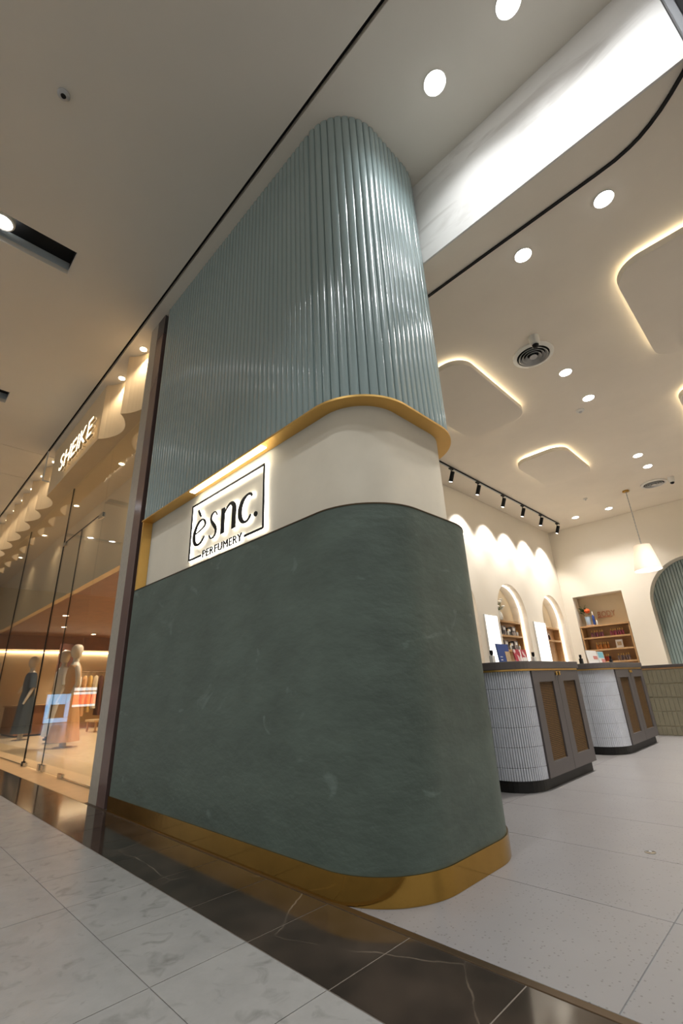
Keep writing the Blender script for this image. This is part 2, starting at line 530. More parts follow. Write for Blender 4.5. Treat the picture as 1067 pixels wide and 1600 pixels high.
# ================================================================== CEILINGS
ce = struct('ceiling', MB().box(-20, 6, -9, 3.25, 6.24, 6.34), 'ceiling_paint')
SLOT_X = [2.235, -1.465, -5.165, -8.865, -12.6, -16.3]
SW = 0.205
for (a, b) in ((6, -10.79), (-10.8, -12.345), (-12.355, -20)):
    holes = [[(x - SW, -1.1), (x + SW, -1.1), (x + SW, 0.672), (x - SW, 0.672)] for x in SLOT_X if b < x - SW and x + SW < a]
    MB().plate([(b, -9), (a, -9), (a, 1.70), (b, 1.70)], holes, 6.03, 6.10).build('ceiling_panel', 'ceiling_paint', ce)
    MB().box(b, a, 1.745, 3.25, 6.03, 6.10).build('ceiling_panel', 'ceiling_paint', ce)
struct('trim_3', MB().box(-20, 6, 1.69, 1.755, 6.102, 6.2), 'dark_void')

shop_ce = struct('ceiling_shop', MB().box(-4.98, 4, 3.071, 13.55, 4.91, 5.08), 'shop_ceiling')
struct('wall_bulkhead', MB().box(-1.74, 0.525, 3.05, 3.07, 4.91, 6.029), 'bulkhead_plaster')

# ================================================================== SHOP WALLS
LW, BW = -4.63, 13.2
NICHES = [(7.04, 8.44), (9.33, 10.73), (11.64, 13.0)]
hol = [arch(a, b, 0.3, 2.33) for a, b in NICHES]
wl = struct('wall_left', MB().plate([(3.26, 0), (BW + 0.35, 0), (BW + 0.35, 4.909), (3.26, 4.909)], hol, LW, LW - 0.35, 'x'), 'shop_wall')
for a, b in NICHES:
    MB().box(LW - 0.39, LW - 0.351, a - 0.05, b + 0.05, 0.25, 3.1).build('niche_back', 'niche_plaster', wl)
BN = (-4.365, -3.165)
AR = (-2.6, -0.57)
wb = struct('wall_back', MB().plate([(LW + 0.001, 0), (4, 0), (4, 4.909), (LW + 0.001, 4.909)],
    [[(BN[0], 0.5), (BN[1], 0.5), (BN[1], 2.99), (BN[0], 2.99)], arch(AR[0], AR[1], 0.9, 2.55)], BW, BW + 0.35, 'y'), 'shop_wall')
MB().box(BN[0] - 0.05, BN[1] + 0.05, BW + 0.351, BW + 0.39, 0.45, 3.05).build('niche_back', 'niche_plaster', wb)
ab = MB().box(AR[0] - 0.05, AR[1] + 0.05, BW + 0.351, BW + 0.39, 0.85, 3.65).build('arch_back', 'teal_paint', wb)
struct('wall_right', MB().box(4.001, 4.2, 3.3, 13.5, 0, 4.909), 'shop_wall')  # unseen side wall, put in to bounce light back into the shop

def flute_mesh(wd, dp, z0, z1, name, parent, loc, mat, seg=7):
    """one convex reed facing -y, root on y = 0"""
    pts = [(wd / 2 * 0.985, 0.006)]
    for k in range(seg + 1):
        t = PI * k / seg
        pts.append((wd / 2 * 0.985 * math.cos(t), -dp * math.sin(t) ** 0.8 if 0 < k < seg else 0.0))
    pts.append((-wd / 2 * 0.985, 0.006))
    mb = MB(); mb.prism([(loc[0] + p[0], loc[1] + p[1]) for p in pts], z0, z1, smooth=True)
    return mb.build(name, mat, parent, origin=loc)

# reeds behind the arch
f0 = None
for k in range(31):
    x = AR[0] - 0.0 + 0.0325 + k * 0.0655
    if f0 is None: f0 = flute_mesh(0.0655, 0.02, 0.9, 3.6, 'flute', wb, (x, BW + 0.345, 0.9), 'teal_paint', 5)
    else: piece('flute', f0, wb, (x, BW + 0.345, 0.9))

# dark pier closing the shopfront on the right
pier = struct('wall_pier', MB().box(0.575, 2.4, 3.03, 3.24, 0, 6.028), 'dark_void')
MB().box(0.53, 0.574, 2.99, 3.24, 0, 6.028).build('frame_post', 'pier_grey', pier, bevel=0.004)
for x in (0.70, 0.95):
    MB().box(x, x + 0.02, 2.99, 3.029, 0, 6.028).build('frame_strip', 'pier_grey', pier)

# black sliding track let into the shop ceiling
path = [(-2.0, 3.43), (-1.2, 3.425), (-0.5, 3.425), (-0.2, 3.425), (-0.05, 3.42), (0.06, 3.40), (0.14, 3.375), (0.22, 3.335), (0.30, 3.285), (0.38, 3.222), (0.47, 3.14), (0.51, 3.095)]
lft = []; rgt = []
for i, p in enumerate(path):
    a = Vector(path[max(i - 1, 0)]); b = Vector(path[min(i + 1, len(path) - 1)])
    d = (b - a).normalized(); n = Vector((-d.y, d.x)) * 0.015
    lft.append((p[0] + n.x, p[1] + n.y)); rgt.append((p[0] - n.x, p[1] - n.y))
tr = MB().prism(rgt + lft[::-1], 4.898, 4.9095)
tag(tr.build('door_track', 'black_metal'), 'thin black curved door track set in the shop ceiling behind the bulkhead', 'track')

# ================================================================== PILLAR
PX0, PX1, PY0, PY1, PR = -5.08, -1.615, 1.876, 3.245, 0.46
def plan(i, n=20):
    return rrect(PX0 if i <= 0 else PX0, PX1 - i, PY0 + i, PY1 - max(i, 0) + (0 if i > 0 else -i), PR - i, n, (0, 1, 1, 0))
pil = thing('shopfront_pillar', ((PX0 + PX1) / 2, (PY0 + PY1) / 2, 0), 'rounded shopfront pillar with green plaster base, cream sign band and teal fluted top', 'pillar')
def smooth_plan(i, z0, z1, name, mat, bevel=0.0):
    mb = MB(); mb.prism(plan(i), z0, z1, smooth=True)
    o = mb.build(name, mat, pil)
    return o
tag(smooth_plan(-0.010, 0.001, 0.122, 'brass_skirting', 'brass'), 'polished brass skirting')
tag(smooth_plan(0.0, 0.122, 2.052, 'plaster_base', 'green_plaster'), 'dark green trowelled plaster')
smooth_plan(-0.003, 2.052, 2.060, 'base_edge', 'bronze_strip')
tag(smooth_plan(0.105, 2.060, 2.852, 'sign_band', 'cream_plaster'), 'recessed cream plaster band')
tag(smooth_plan(-0.012, 2.852, 2.868, 'brass_soffit', 'brass_satin'), 'brass underside of the fluted top')
MB().box(PX0, PX0 + 0.03, PY0, PY0 + 0.104, 2.061, 2.851).build('brass_jamb', 'brass_satin', pil)
smooth_plan(0.022, 2.868, 6.028, 'flute_core', 'teal_paint')
# LED strip let into the brass soffit above the sign
MB().box(-3.95, -2.74, 1.876, 1.930, 2.846, 2.8515).build('led_strip', 'led_rim', pil)
# flutes around the rounded end
pitch = 0.0664
pts = []
p = PX0 + pitch / 2
xc = PX1 - PR
while p < xc - pitch * 0.3:
    pts.append((p, PY0 + 0.018, 0.0)); p += pitch
rr_ = PR - 0.018
nc = round(rr_ * PI / 2 / pitch)
for k in range(nc):
    a = PI / 2 * (k + 0.5) / nc
    pts.append((xc + rr_ * math.sin(a), PY0 + PR - rr_ * math.cos(a), a))
y = PY0 + PR + pitch / 2
while y < PY1 - PR:
    pts.append((PX1 - 0.018, y, PI / 2)); y += pitch
for k in range(nc - 1):
    a = PI / 2 * (k + 0.5) / nc
    pts.append((xc + rr_ * math.cos(a), PY1 - PR + rr_ * math.sin(a), PI / 2 + a))
f0 = None
for (x, y, a) in pts:
    if f0 is None: f0 = flute_mesh(pitch, 0.015, 2.869, 6.027, 'flute', pil, (x, y, 2.869), 'teal_paint', 8)
    else: piece('flute', f0, pil, (x, y, 2.869), a)

# ================================================================== SIGN on the pillar
SY = PY0 + 0.105          # face of the cream band
sg = thing('shop_sign', (-3.55, SY, 2.1), 'black halo-lit shop sign in a thin rectangular frame on the cream band', 'sign')
def stroke(pts, ws, n=None):
    """flat outline of a pen stroke through pts with local widths ws (x, z plane)"""
    L = []; R = []
    for i, p in enumerate(pts):
        a = Vector(pts[max(i - 1, 0)]); b = Vector(pts[min(i + 1, len(pts) - 1)])
        d = (b - a).normalized(); nn = Vector((-d.y, d.x)) * ws[i] / 2
        L.append((p[0] + nn.x, p[1] + nn.y)); R.append((p[0] - nn.x, p[1] - nn.y))
    return L, R
def add_stroke(mb, pts, ws, y0, y1):
    L, R = stroke(pts, ws)
    n = len(pts)
    vs = [(p[0], y0, p[1]) for p in L] + [(p[0], y0, p[1]) for p in R] + [(p[0], y1, p[1]) for p in L] + [(p[0], y1, p[1]) for p in R]
    fs = []
    for i in range(n - 1):
        fs += [(i, i + 1, n + i + 1, n + i), (2 * n + i, 3 * n + i, 3 * n + i + 1, 2 * n + i + 1),
               (i, 2 * n + i, 2 * n + i + 1, i + 1), (n + i, n + i + 1, 3 * n + i + 1, 3 * n + i)]
    fs += [(0, n, 3 * n, 2 * n), (n - 1, 3 * n - 1, 4 * n - 1, 2 * n - 1)]
    mb.add(vs, fs)
def spline(ctrl, per=8):
    out = []
    P = [ctrl[0]] + list(ctrl) + [ctrl[-1]]
    for i in range(1, len(P) - 2):
        p0, p1, p2, p3 = [Vector(q) for q in P[i - 1:i + 3]]
        for k in range(per):
            t = k / per
            out.append(tuple(0.5 * ((2 * p1) + (-p0 + p2) * t + (2 * p0 - 5 * p1 + 4 * p2 - p3) * t * t + (-p0 + 3 * p1 - 3 * p2 + p3) * t ** 3)))
    out.append(tuple(ctrl[-1]))
    return out
def glyph(strokes, x, z, sx, sz, y0, y1, mb=None):
    """strokes: list of control points (u, v, width)"""
    mb = mb or MB()
    for st, per in strokes:
        q = spline(st, per)
        add_stroke(mb, [(x + a * sx, z + b * sz) for a, b, _ in q], [c_ * sx for _, _, c_ in q], y0, y1)
    return mb
G_E = [([(0.12, 0.50, .045), (0.52, 0.56, .05), (0.92, 0.68, .06), (0.90, 0.87, .10), (0.68, 0.99, .06), (0.38, 0.92, .10), (0.14, 0.66, .16), (0.08, 0.40, .18), (0.17, 0.14, .16), (0.42, 0.02, .10), (0.70, 0.07, .08), (0.94, 0.25, .05)], 6),
       ([(0.32, 1.46, .10), (0.44, 1.30, .11), (0.56, 1.15, .06)], 3)]
G_S = [([(0.90, 0.84, .08), (0.74, 0.96, .08), (0.52, 0.99, .08), (0.28, 0.91, .13), (0.24, 0.74, .17), (0.44, 0.58, .22), (0.66, 0.44, .24), (0.84, 0.27, .19), (0.74, 0.08, .11), (0.48, 0.01, .08), (0.26, 0.04, .09), (0.10, 0.16, .08)], 6)]
G_N = [([(0.12, 0.0, .22), (0.12, 0.96, .22)], 2),
       ([(0.18, 0.70, .05), (0.34, 0.87, .07), (0.58, 0.99, .10), (0.80, 0.92, .19), (0.88, 0.74, .24), (0.88, 0.40, .24), (0.88, 0.0, .24)], 5)]
G_C = [([(0.97, 0.87, .09), (0.86, 0.97, .10), (0.62, 0.98, .09), (0.34, 0.84, .18), (0.18, 0.58, .24), (0.20, 0.30, .23), (0.38, 0.08, .15), (0.62, 0.02, .08), (0.80, 0.09, .08), (0.92, 0.20, .06)], 6)]
LY0, LY1 = SY - 0.036, SY - 0.026
ZB = 2.286
for g_, x, wdt, hgt, zb in ((G_E, -3.95, 0.235, 0.245, ZB), (G_S, -3.655, 0.155, 0.252, ZB), (G_N, -3.44, 0.24, 0.25, ZB), (G_C, -3.175, 0.225, 0.245, ZB)):
    l = glyph(g_, x, zb, wdt, hgt, LY0, LY1).build('letter', 'sign_black', sg)
    glyph(g_, x, zb, wdt, hgt, LY1, LY1 + 0.004).build('led_backing', 'led_halo', l)
dot = MB()
dot.prism([(-2.900 + 0.022 * math.cos(k * PI / 8), 2.317 + 0.022 * math.sin(k * PI / 8)) for k in range(16)], LY0, LY1, 'y')
dot = dot.build('full_stop', 'sign_black', sg)
# frame: open between the ends of the small lettering
FX0, FX1, FZ0, FZ1 = -4.012, -2.785, 2.160, 2.730
FT = 0.017
fr = [MB().box(FX0, FX1, LY0, LY1, FZ1 - FT, FZ1), MB().box(FX0, FX0 + FT, LY0, LY1, FZ0, FZ1), MB().box(FX1 - FT, FX1, LY0, LY1, FZ0, FZ1),
      MB().box(FX0, FX0 + 0.245, LY0, LY1, FZ0, FZ0 + FT), MB().box(FX1 - 0.27, FX1, LY0, LY1, FZ0, FZ0 + FT)]
for i, q in enumerate(fr):
    o = q.build('frame_bar', 'sign_black', sg)
bk = [(FX0, FX1, FZ1 - FT, FZ1), (FX0, FX0 + FT, FZ0, FZ1), (FX1 - FT, FX1, FZ0, FZ1), (FX0, FX0 + 0.245, FZ0, FZ0 + FT), (FX1 - 0.27, FX1, FZ0, FZ0 + FT)]
for (a, b, c_, d) in bk:
    MB().box(a, b, LY1, LY1 + 0.004, c_, d).build('led_backing', 'led_halo', sg)

FONT_CACHE = {}
def text_mesh(ch, size, ext):
    cu = bpy.data.curves.new('t', 'FONT'); cu.body = ch; cu.size = size; cu.extrude = ext / 2; cu.resolution_u = 4
    ob = bpy.data.objects.new('t', cu); C.objects.link(ob)
    dg = bpy.context.evaluated_depsgraph_get()
    me = bpy.data.meshes.new_from_object(ob.evaluated_get(dg))
    bpy.data.objects.remove(ob); bpy.data.curves.remove(cu)
    vs = [tuple(v.co) for v in me.vertices]; fs = [tuple(p.vertices) for p in me.polygons]
    bpy.data.meshes.remove(me)
    return vs, fs
def letters(word, x0, x1, z0, h, yf, ext, mat, parent, name='letter', squeeze=1.0, gap=0.1, back=None, face=None):
    """upright letters facing -y, fitted between x0 and x1"""
    gl = []
    for ch in word:
        vs, fs = text_mesh(ch, 1.0, 1.0)
        xs = [v[0] for v in vs]; ys = [v[1] for v in vs]
        gl.append((vs, fs, min(xs), max(xs), max(ys)))
    tot = sum(g[3] - g[2] for g in gl) + gap * (len(word) - 1)
    k = (x1 - x0) / tot; cur = x0; out = []
    for i_, (vs, fs, a, b, hh) in enumerate(gl):
        mb = MB(); mb.add([(cur + (v[0] - a) * k, yf + (0.5 - v[2]) * ext, z0 + v[1] / hh * h) for v in vs], fs)
        o = mb.build(name, mat, parent); out.append(o)
        if back:
            bb = MB(); bb.add([(cur + (v[0] - a) * k, yf + ext + (0.5 - v[2]) * 0.004, z0 + v[1] / hh * h) for v in vs], fs)
            bb.build('led_backing', back, o)
        if face:
            bb = MB(); bb.add([(cur + (v[0] - a) * k, yf - 0.006 + (0.5 - v[2]) * 0.005, z0 + v[1] / hh * h) for v in vs], fs)
            bb.build('lit_face', face, o)
        cur += (b - a + gap - (0.12 if word[i_:i_ + 2] == 'RY' else 0.0)) * k
    return out
letters('PERFUMERY', -3.74, -3.075, 2.140, 0.068, LY0, 0.010, 'sign_black', sg, gap=0.16, back='led_halo')

# ================================================================== POST between the two shops
po = thing('stone_post', (-5.4, 2.05, 0), 'tall stone and mirror clad post between glass shopfront and green pillar', 'post')
MB().box(-5.64, -5.40, 1.878, 2.30, 0, 6.028).build('stone_face', 'stone_post', po, bevel=0.004)
MB().box(-5.398, -5.185, 1.876, 2.30, 0, 5.70).build('mirror_face', 'mirror_brown', po, bevel=0.004)
MB().box(-5.398, -5.185, 1.880, 2.30, 5.702, 6.028).build('head_block', 'grey_laminate', po)
MB().box(-5.183, -5.082, 1.93, 2.30, 0, 6.028).build('shadow_gap', 'black_metal', po)

# ================================================================== DOWNLIGHTS
def downlight(name, x, y, z, r, led, power, color, label, cat='downlight', group=None, angle=110, size=0.08):
    t = thing(name, (x, y, z - 0.012), label, cat, group)
    ring = MB().lathe([(r * 1.08, 0.0), (r * 1.12, 0.0118), (r * 1.02, 0.0118), (r * 1.0, 0.002)], (x, y, z - 0.012), 24, ring=True)
    ring.build('trim_ring', 'white_plastic', t)
    MB().lathe([(r * 0.98, 0.0), (r * 0.98, 0.004)], (x, y, z - 0.016), 24).build('lens', led, t)
    if power:
        spot('downlight_lamp', t, (x, y, z - 0.03), (x, y, 0), power, color, angle, 1.0, size)
    return t
for i, x in enumerate((-0.992, -0.286, 0.42)):
    downlight('downlight', x, 2.453, 6.03, 0.092, 'led_cool', P_SOFFIT, COOL,
              ['bright round downlight in the high soffit nearest the fluted pillar', 'round soffit downlight at the top edge, left of the bulkhead', 'round soffit downlight outside the top right, above the pier'][i], group='soffit downlights', angle=138, size=0.1)
SHOP_DL = [(-0.22, 3.70, 'right one of two downlights below the black curved track'), (-0.966, 3.71, 'left one of two downlights below the black curved track'),
           (-1.396, 5.94, 'upper of two shop downlights right of the large round vent'), (-1.396, 6.84, 'lower of two shop downlights right of the large round vent'),
           (-1.427, 9.63, 'upper of two small downlights above the far round vent'), (-1.427, 10.35, 'lower of two small downlights above the far round vent'),
           (-2.762, 12.39, 'small downlight near the back wall beside the pendant cord'), (-3.573, 12.39, 'small downlight near the back wall corner, beside the spotlight track'),
           (1.0, 7.0, 'added unseen shop downlight outside the right edge between two ceiling pads'), (1.2, 10.0, 'added unseen shop downlight outside the right edge above the desk'), (2.6, 5.5, 'added unseen shop downlight outside the right edge near the front right wall'), (2.8, 8.6, 'added unseen shop downlight outside the right edge near the right wall'), (2.0, 12.2, 'added unseen shop downlight outside the right edge near the back wall')]  # lamps outside the right edge are unseen, added for brighter bounce onto the ceiling
for x, y, lb in SHOP_DL:
    downlight('downlight', x, y, 4.91, 0.075, 'led_cool', P_SHOP * (0.34 if y < 4 else 0.42 if y > 12 and x < 0 else 1.0), NEUT, lb, group='shop ceiling downlights', angle=105, size=0.08)

# ================================================================== CEILING PADS with cove light
def pad(x0, x1, y0, y1, label):
    t = thing('ceiling_pad', ((x0 + x1) / 2, (y0 + y1) / 2, 4.79), label, 'ceiling panel', 'floating rounded ceiling pads')
    MB().prism(rrect(x0, x1, y0, y1, 0.27, 10), 4.785, 4.862, smooth=False).build('pad_panel', 'shop_ceiling', t, bevel=0.006)
    i = 0.085
    MB().prism(rrect(x0 + i, x1 - i, y0 + i, y1 - i, 0.2, 10), 4.863, 4.9092).build('cove_led', 'led_cove', t)
pad(-3.15, -2.15, 4.46, 6.40, 'rounded floating ceiling pad beside the fluted pillar, edge glowing')
pad(-3.13, -2.20, 7.90, 9.50, 'smaller rounded ceiling pad with glowing edge above the second counter')
pad(-0.42, 0.60, 4.50, 6.46, 'large rounded ceiling pad cut by the right edge of the photo')
pad(-0.44, 0.60, 7.55, 9.40, 'rounded ceiling pad of which only a glowing corner shows at right edge')

# ================================================================== VENTS, CAMERAS, SMALL CEILING THINGS
def vent(x, y, label):
    z = 4.908
    t = thing('air_vent', (x, y, z - 0.03), label, 'vent', 'round ceiling air vents')
    MB().lathe([(0.205, 0.0), (0.25, 0.012), (0.252, 0.0295), (0.20, 0.0295), (0.20, 0.004)], (x, y, z - 0.03), 36, ring=True).build('flange', 'white_plastic', t)
    MB().lathe([(0.2, 0.0), (0.2, 0.002)], (x, y, z - 0.0035), 36).build('throat', 'dark_void', t)
    for r in (0.175, 0.135, 0.095):
        MB().lathe([(r, -0.012), (r + 0.005, -0.008), (r - 0.022, 0.022), (r - 0.026, 0.02)], (x, y, z - 0.03), 36, ring=True).build('cone_ring', 'grey_metal', t)
    MB().lathe([(0.048, -0.014), (0.05, -0.010), (0.03, 0.02)], (x, y, z - 0.03), 28).build('centre_disc', 'grey_metal', t)
vent(-1.545, 5.24, 'large round ringed air vent in the shop ceiling below the small camera')
vent(-1.576, 11.485, 'far round ringed air vent near the back wall beside the pendant')
def camera_dome(x, y, label):
    t = thing('security_camera', (x, y, 4.78), label, 'camera', 'ceiling cameras')
    MB().lathe([(0.03, 0.0), (0.055, 0.02), (0.06, 0.08), (0.062, 0.1295)], (x, y, 4.78), 20).build('housing', 'white_plastic', t)
    MB().lathe([(0.008, -0.034), (0.026, -0.028), (0.038, -0.01), (0.040, 0.006)], (x, y, 4.782), 16).build('lens', 'black_metal', t)
camera_dome(-1.40, 4.93, 'small white camera with black lens mounted above the large vent')
camera_dome(-1.24, 11.40, 'tiny white camera beside the far vent')
def detector(x, y, z, r, label, mat='white_plastic', mat2='grey_metal'):
    t = thing('smoke_detector', (x, y, z - 0.03), label, 'detector')
    MB().lathe([(r * 0.7, 0.0), (r, 0.012), (r, 0.0295)], (x, y, z - 0.03), 20).build('base', mat, t)
    MB().lathe([(r * 0.3, -0.014), (r * 0.45, 0.0)], (x, y, z - 0.03), 12).build('sensor', mat2, t)
detector(-1.611, 7.108, 4.909, 0.06, 'small smoke detector below the pair of shop downlights')
detector(-2.92, 11.2, 4.909, 0.045, 'tiny detector beyond the smaller ceiling pad')
detector(-3.332, 0.089, 6.029, 0.05, 'small dark sprinkler in the mall ceiling at upper left', 'grey_metal', 'black_metal')

# ================================================================== SPOTLIGHT TRACK
tk = thing('light_track', (-4.07, 9.6, 4.87), 'straight black lighting track on the shop ceiling along the arched wall', 'track')
MB().box(-4.087, -4.053, 6.2, 12.56, 4.875, 4.9095).build('rail', 'black_metal', tk, bevel=0.003)
MB().box(-4.081, -4.059, 6.2, 12.56, 4.868, 4.8745).build('conductor', 'grey_metal', tk)
HY = [7.216, 8.218, 9.321, 10.302, 11.331, 12.375]
for i, y in enumerate(HY):
    x = -4.07
    t = thing('track_spotlight', (x, y, 4.60), '%s black cylinder spotlight from the pillar on the ceiling track' % NTH[i], 'spotlight', 'track spotlights')
    MB().box(x - 0.018, x + 0.018, y - 0.06, y + 0.06, 4.845, 4.868).build('adapter', 'black_metal', t)
    MB().tube([(x, y, 4.846), (x, y, 4.79), (x - 0.01, y, 4.74)], 0.009, 8).build('stem', 'black_metal', t)
    a = Vector((x + 0.03, y, 4.79)); b = Vector((x - 0.045, y, 4.60)); d = (b - a).normalized()
    MB().tube([a, a + d * 0.003, b - d * 0.003, b], [0.036, 0.040, 0.040, 0.037], 20).build('barrel', 'black_metal', t)
    MB().tube([b, b + d * 0.002], 0.028, 16).build('lens', 'led_neutral', t)
    spot('track_lamp', t, b + d * 0.02, (LW, y + 0.03, 3.2), P_TRACK, (1, 0.97, 0.93), 88, 0.6, 0.03)

# ================================================================== ARCH LEDS, SHELVES IN NICHES
def arch_led(a, b, k):
    mb = MB()
    r = (b - a) / 2 - 0.012; c = (a + b) / 2
    pts = [(b - 0.012, 0.32 + i * (2.33 - 0.32) / 6) for i in range(6)] + [(c + r * math.cos(PI * i / 28), 2.33 + r * math.sin(PI * i / 28)) for i in range(29)] + [(a + 0.012, 2.33 - i * (2.33 - 0.32) / 6) for i in range(1, 7)]
    x0, x1 = LW - 0.15, LW - 0.132
    vs = []; fs = []
    n = len(pts)
    for i, p in enumerate(pts):
        q0 = Vector(pts[max(i - 1, 0)]); q1 = Vector(pts[min(i + 1, n - 1)]); d = (q1 - q0).normalized(); nn = Vector((-d.y, d.x)) * 0.010
        vs += [(x0, p[0], p[1]), (x1, p[0], p[1]), (x1, p[0] + nn.x, p[1] + nn.y), (x0, p[0] + nn.x, p[1] + nn.y)]
    for i in range(n - 1):
        for j in range(4):
            fs.append((i * 4 + j, i * 4 + (j + 1) % 4, i * 4 + 4 + (j + 1) % 4, i * 4 + 4 + j))
    fs += [(0, 1, 2, 3), (n * 4 - 4, n * 4 - 1, n * 4 - 2, n * 4 - 3)]
    mb.add(vs, fs)
    tag(mb.build('led_strip', 'led_arch', wl), ['bright light strip inside the arch nearest the pillar', 'bright light strip around the middle arched niche', 'bright light strip around the arched niche nearest the back wall'][k])
for k, (a, b) in enumerate(NICHES): arch_led(a, b, k)

def shelf_unit(name, label, axis, u0, u1, front, depth, heights, th=0.04, z0=0.31):
    """oak shelving inside a niche; axis 'x': the unit runs along y and opens towards +x, axis 'y': runs along x and opens towards -y"""
    top = max(heights)
    def B(a, b, d0, d1, c0, c1):
        return MB().box(front - d1, front - d0, a, b, c0, c1) if axis == 'x' else MB().box(a, b, front + d0, front + d1, c0, c1)
    loc = (front - depth / 2, (u0 + u1) / 2, z0) if axis == 'x' else ((u0 + u1) / 2, front + depth / 2, z0)
    t = thing(name, loc, label, 'shelf')
    B(u0, u0 + 0.03, 0.02, depth, z0, top - th).build('side_panel', 'oak', t, bevel=0.002)
    B(u1 - 0.03, u1, 0.02, depth, z0, top - th).build('side_panel', 'oak', t, bevel=0.002)
    for h in heights:
        e = 0.0 if h == top else 0.031
        B(u0 + e, u1 - e, 0.004, depth, h - th, h).build('shelf_board', 'oak', t, bevel=0.002)
    B(u0 + 0.031, u1 - 0.031, depth - 0.015, depth, z0, top - th - 0.001).build('back_board', 'oak', t)
    return t
SH = [2.225, 1.91, 1.60, 1.29, 0.98]
shelf_unit('shelf_unit', 'oak shelf unit mostly hidden in the arch nearest the pillar', 'x', 7.055, 8.425, LW - 0.16, 0.188, SH)
shelf_unit('shelf_unit', 'oak shelf unit with boxed perfumes in the middle arched niche', 'x', 9.345, 10.715, LW - 0.16, 0.188, SH)
shelf_unit('shelf_unit', 'oak shelf unit in the arched niche nearest the back wall', 'x', 11.655, 12.985, LW - 0.16, 0.188, [2.21, 1.89, 1.1])
shelf_unit('shelf_unit', 'oak shelf unit of body products in the square niche of the back wall', 'y', BN[0] + 0.02, BN[1] - 0.02, BW + 0.01, 0.335, [2.215, 1.92, 1.615, 1.315, 1.0], z0=0.51)

# white light boxes between the arches
for k, (a, b) in enumerate(((8.65, 9.19), (10.97, 11.62))):
    t = thing('light_box', (LW + 0.02, (a + b) / 2, 1.05), ['glowing white wall panel left of the middle arch', 'glowing white wall panel between the middle and far arch'][k], 'light box', 'white wall light boxes')
    MB().box(LW + 0.001, LW + 0.03, a, b, 1.05, 2.25).build('frame', 'white_plastic', t, bevel=0.003)
    MB().box(LW + 0.0305, LW + 0.034, a + 0.015, b - 0.015, 1.065, 2.235).build('panel', 'lightbox', t)

# BODY lettering on the niche back
bl = thing('body_lettering', (-3.72, BW + 0.33, 2.42), 'thin copper BODY lettering standing in the square wall niche', 'sign')
letters('BODY', -3.93, -3.51, 2.432, 0.14, BW + 0.325, 0.008, 'bronze_letter', bl, gap=0.12)
MB().box(-3.95, -3.60, BW + 0.30, BW + 0.335, 2.412, 2.43).build('base_bar', 'bronze_letter', bl)

# ================================================================== PRODUCTS
def bottle(name, x, y, z, r, h, mat, label, group, cap='gold_cap', cat='bottle', nozzle=True):
    t = thing(name, (x, y, z), label, cat, group)
    MB().lathe([(r * 0.92, 0.0), (r, h * 0.02), (r, h * 0.60), (r * 0.75, h * 0.68), (r * 0.4, h * 0.71), (r * 0.4, h * 0.74)], (x, y, z), 14).build('body', mat, t)
    MB().lathe([(r * 0.46, h * 0.742), (r * 0.46, h * 0.98), (r * 0.4, h)], (x, y, z), 12).build('cap', cap, t)
    return t
def row(n, x0, x1, y, z, r, h, mat, words_, group):
    st = None
    for i in range(n):
        x = x0 + (x1 - x0) * i / (n - 1)
        lb = '%s from the left, %s' % (NTH[i], words_)
        yy = y + (0.03 if i % 2 else 0.0)
        if st is None: st = bottle('product_bottle', x, yy, z, r, h, mat, lb, group)
        else: copy_tree(st, (x, yy, z), 0, lb, group)
row(5, -4.11, -3.86, BW + 0.10, 1.921, 0.026, 0.17, 'bottle_plum', 'plum bottle with gold pump, left group on upper body shelf', 'plum bottles upper left')
row(6, -3.655, -3.39, BW + 0.10, 1.921, 0.026, 0.17, 'bottle_pink', 'rose bottle with gold pump, right group on upper body shelf', 'rose bottles upper right')
row(6, -4.06, -3.80, BW + 0.10, 1.616, 0.026, 0.17, 'bottle_amber', 'amber bottle with gold pump on middle body shelf', 'amber bottles')
row(3, -3.955, -3.85, BW + 0.10, 1.316, 0.026, 0.17, 'bottle_red', 'red bottle on the lower body shelf', 'red bottles')
row(5, -3.62, -3.385, BW + 0.10, 1.316, 0.026, 0.17, 'bottle_grey', 'smoky grey bottle on the lower body shelf at right', 'grey bottles')

def easel_card(name, cx, cy, z, wd, hgt, ang, mat, label, extra=None, cat='card', th=0.012, foot=True):
    """upright printed board with a rear foot; ang = direction the print faces"""
    t = thing(name, (cx, cy, z), label, cat)
    def P(u, v, hh):   # u along the width, v depth behind the print
        dx, dy = math.cos(ang), math.sin(ang)
        lean = 0.10 * hh
        return (cx - dy * u - dx * (v + lean), cy + dx * u - dy * (v + lean), z + hh)
    def slab(u0, u1, v0, v1, h0, h1):
        vs = [P(u, v, h) for h in (h0, h1) for v in (v0, v1) for u in (u0, u1)]
        return MB().add(vs, [(0, 2, 3, 1), (4, 5, 7, 6), (0, 1, 5, 4), (2, 6, 7, 3), (0, 4, 6, 2), (1, 3, 7, 5)])
    slab(-wd / 2, wd / 2, 0, th, 0.0, hgt).build('board', mat, t)
    for (u0, u1, h0, h1, mm) in (extra or []):
        slab(u0 * wd, u1 * wd, -0.002, -0.0003, h0 * hgt, h1 * hgt).build('print', mm, t)
    if foot:
        slab(-0.02, 0.02, th + 0.001, th + 0.06, 0.0, 0.012).build('foot', mat, t)
    return t
easel_card('white_card', -3.54, BW + 0.12, 1.616, 0.16, 0.20, -PI / 2, 'card_white', 'small white printed card on the middle body shelf', [(-0.3, 0.3, 0.3, 0.75, 'card_sand')])

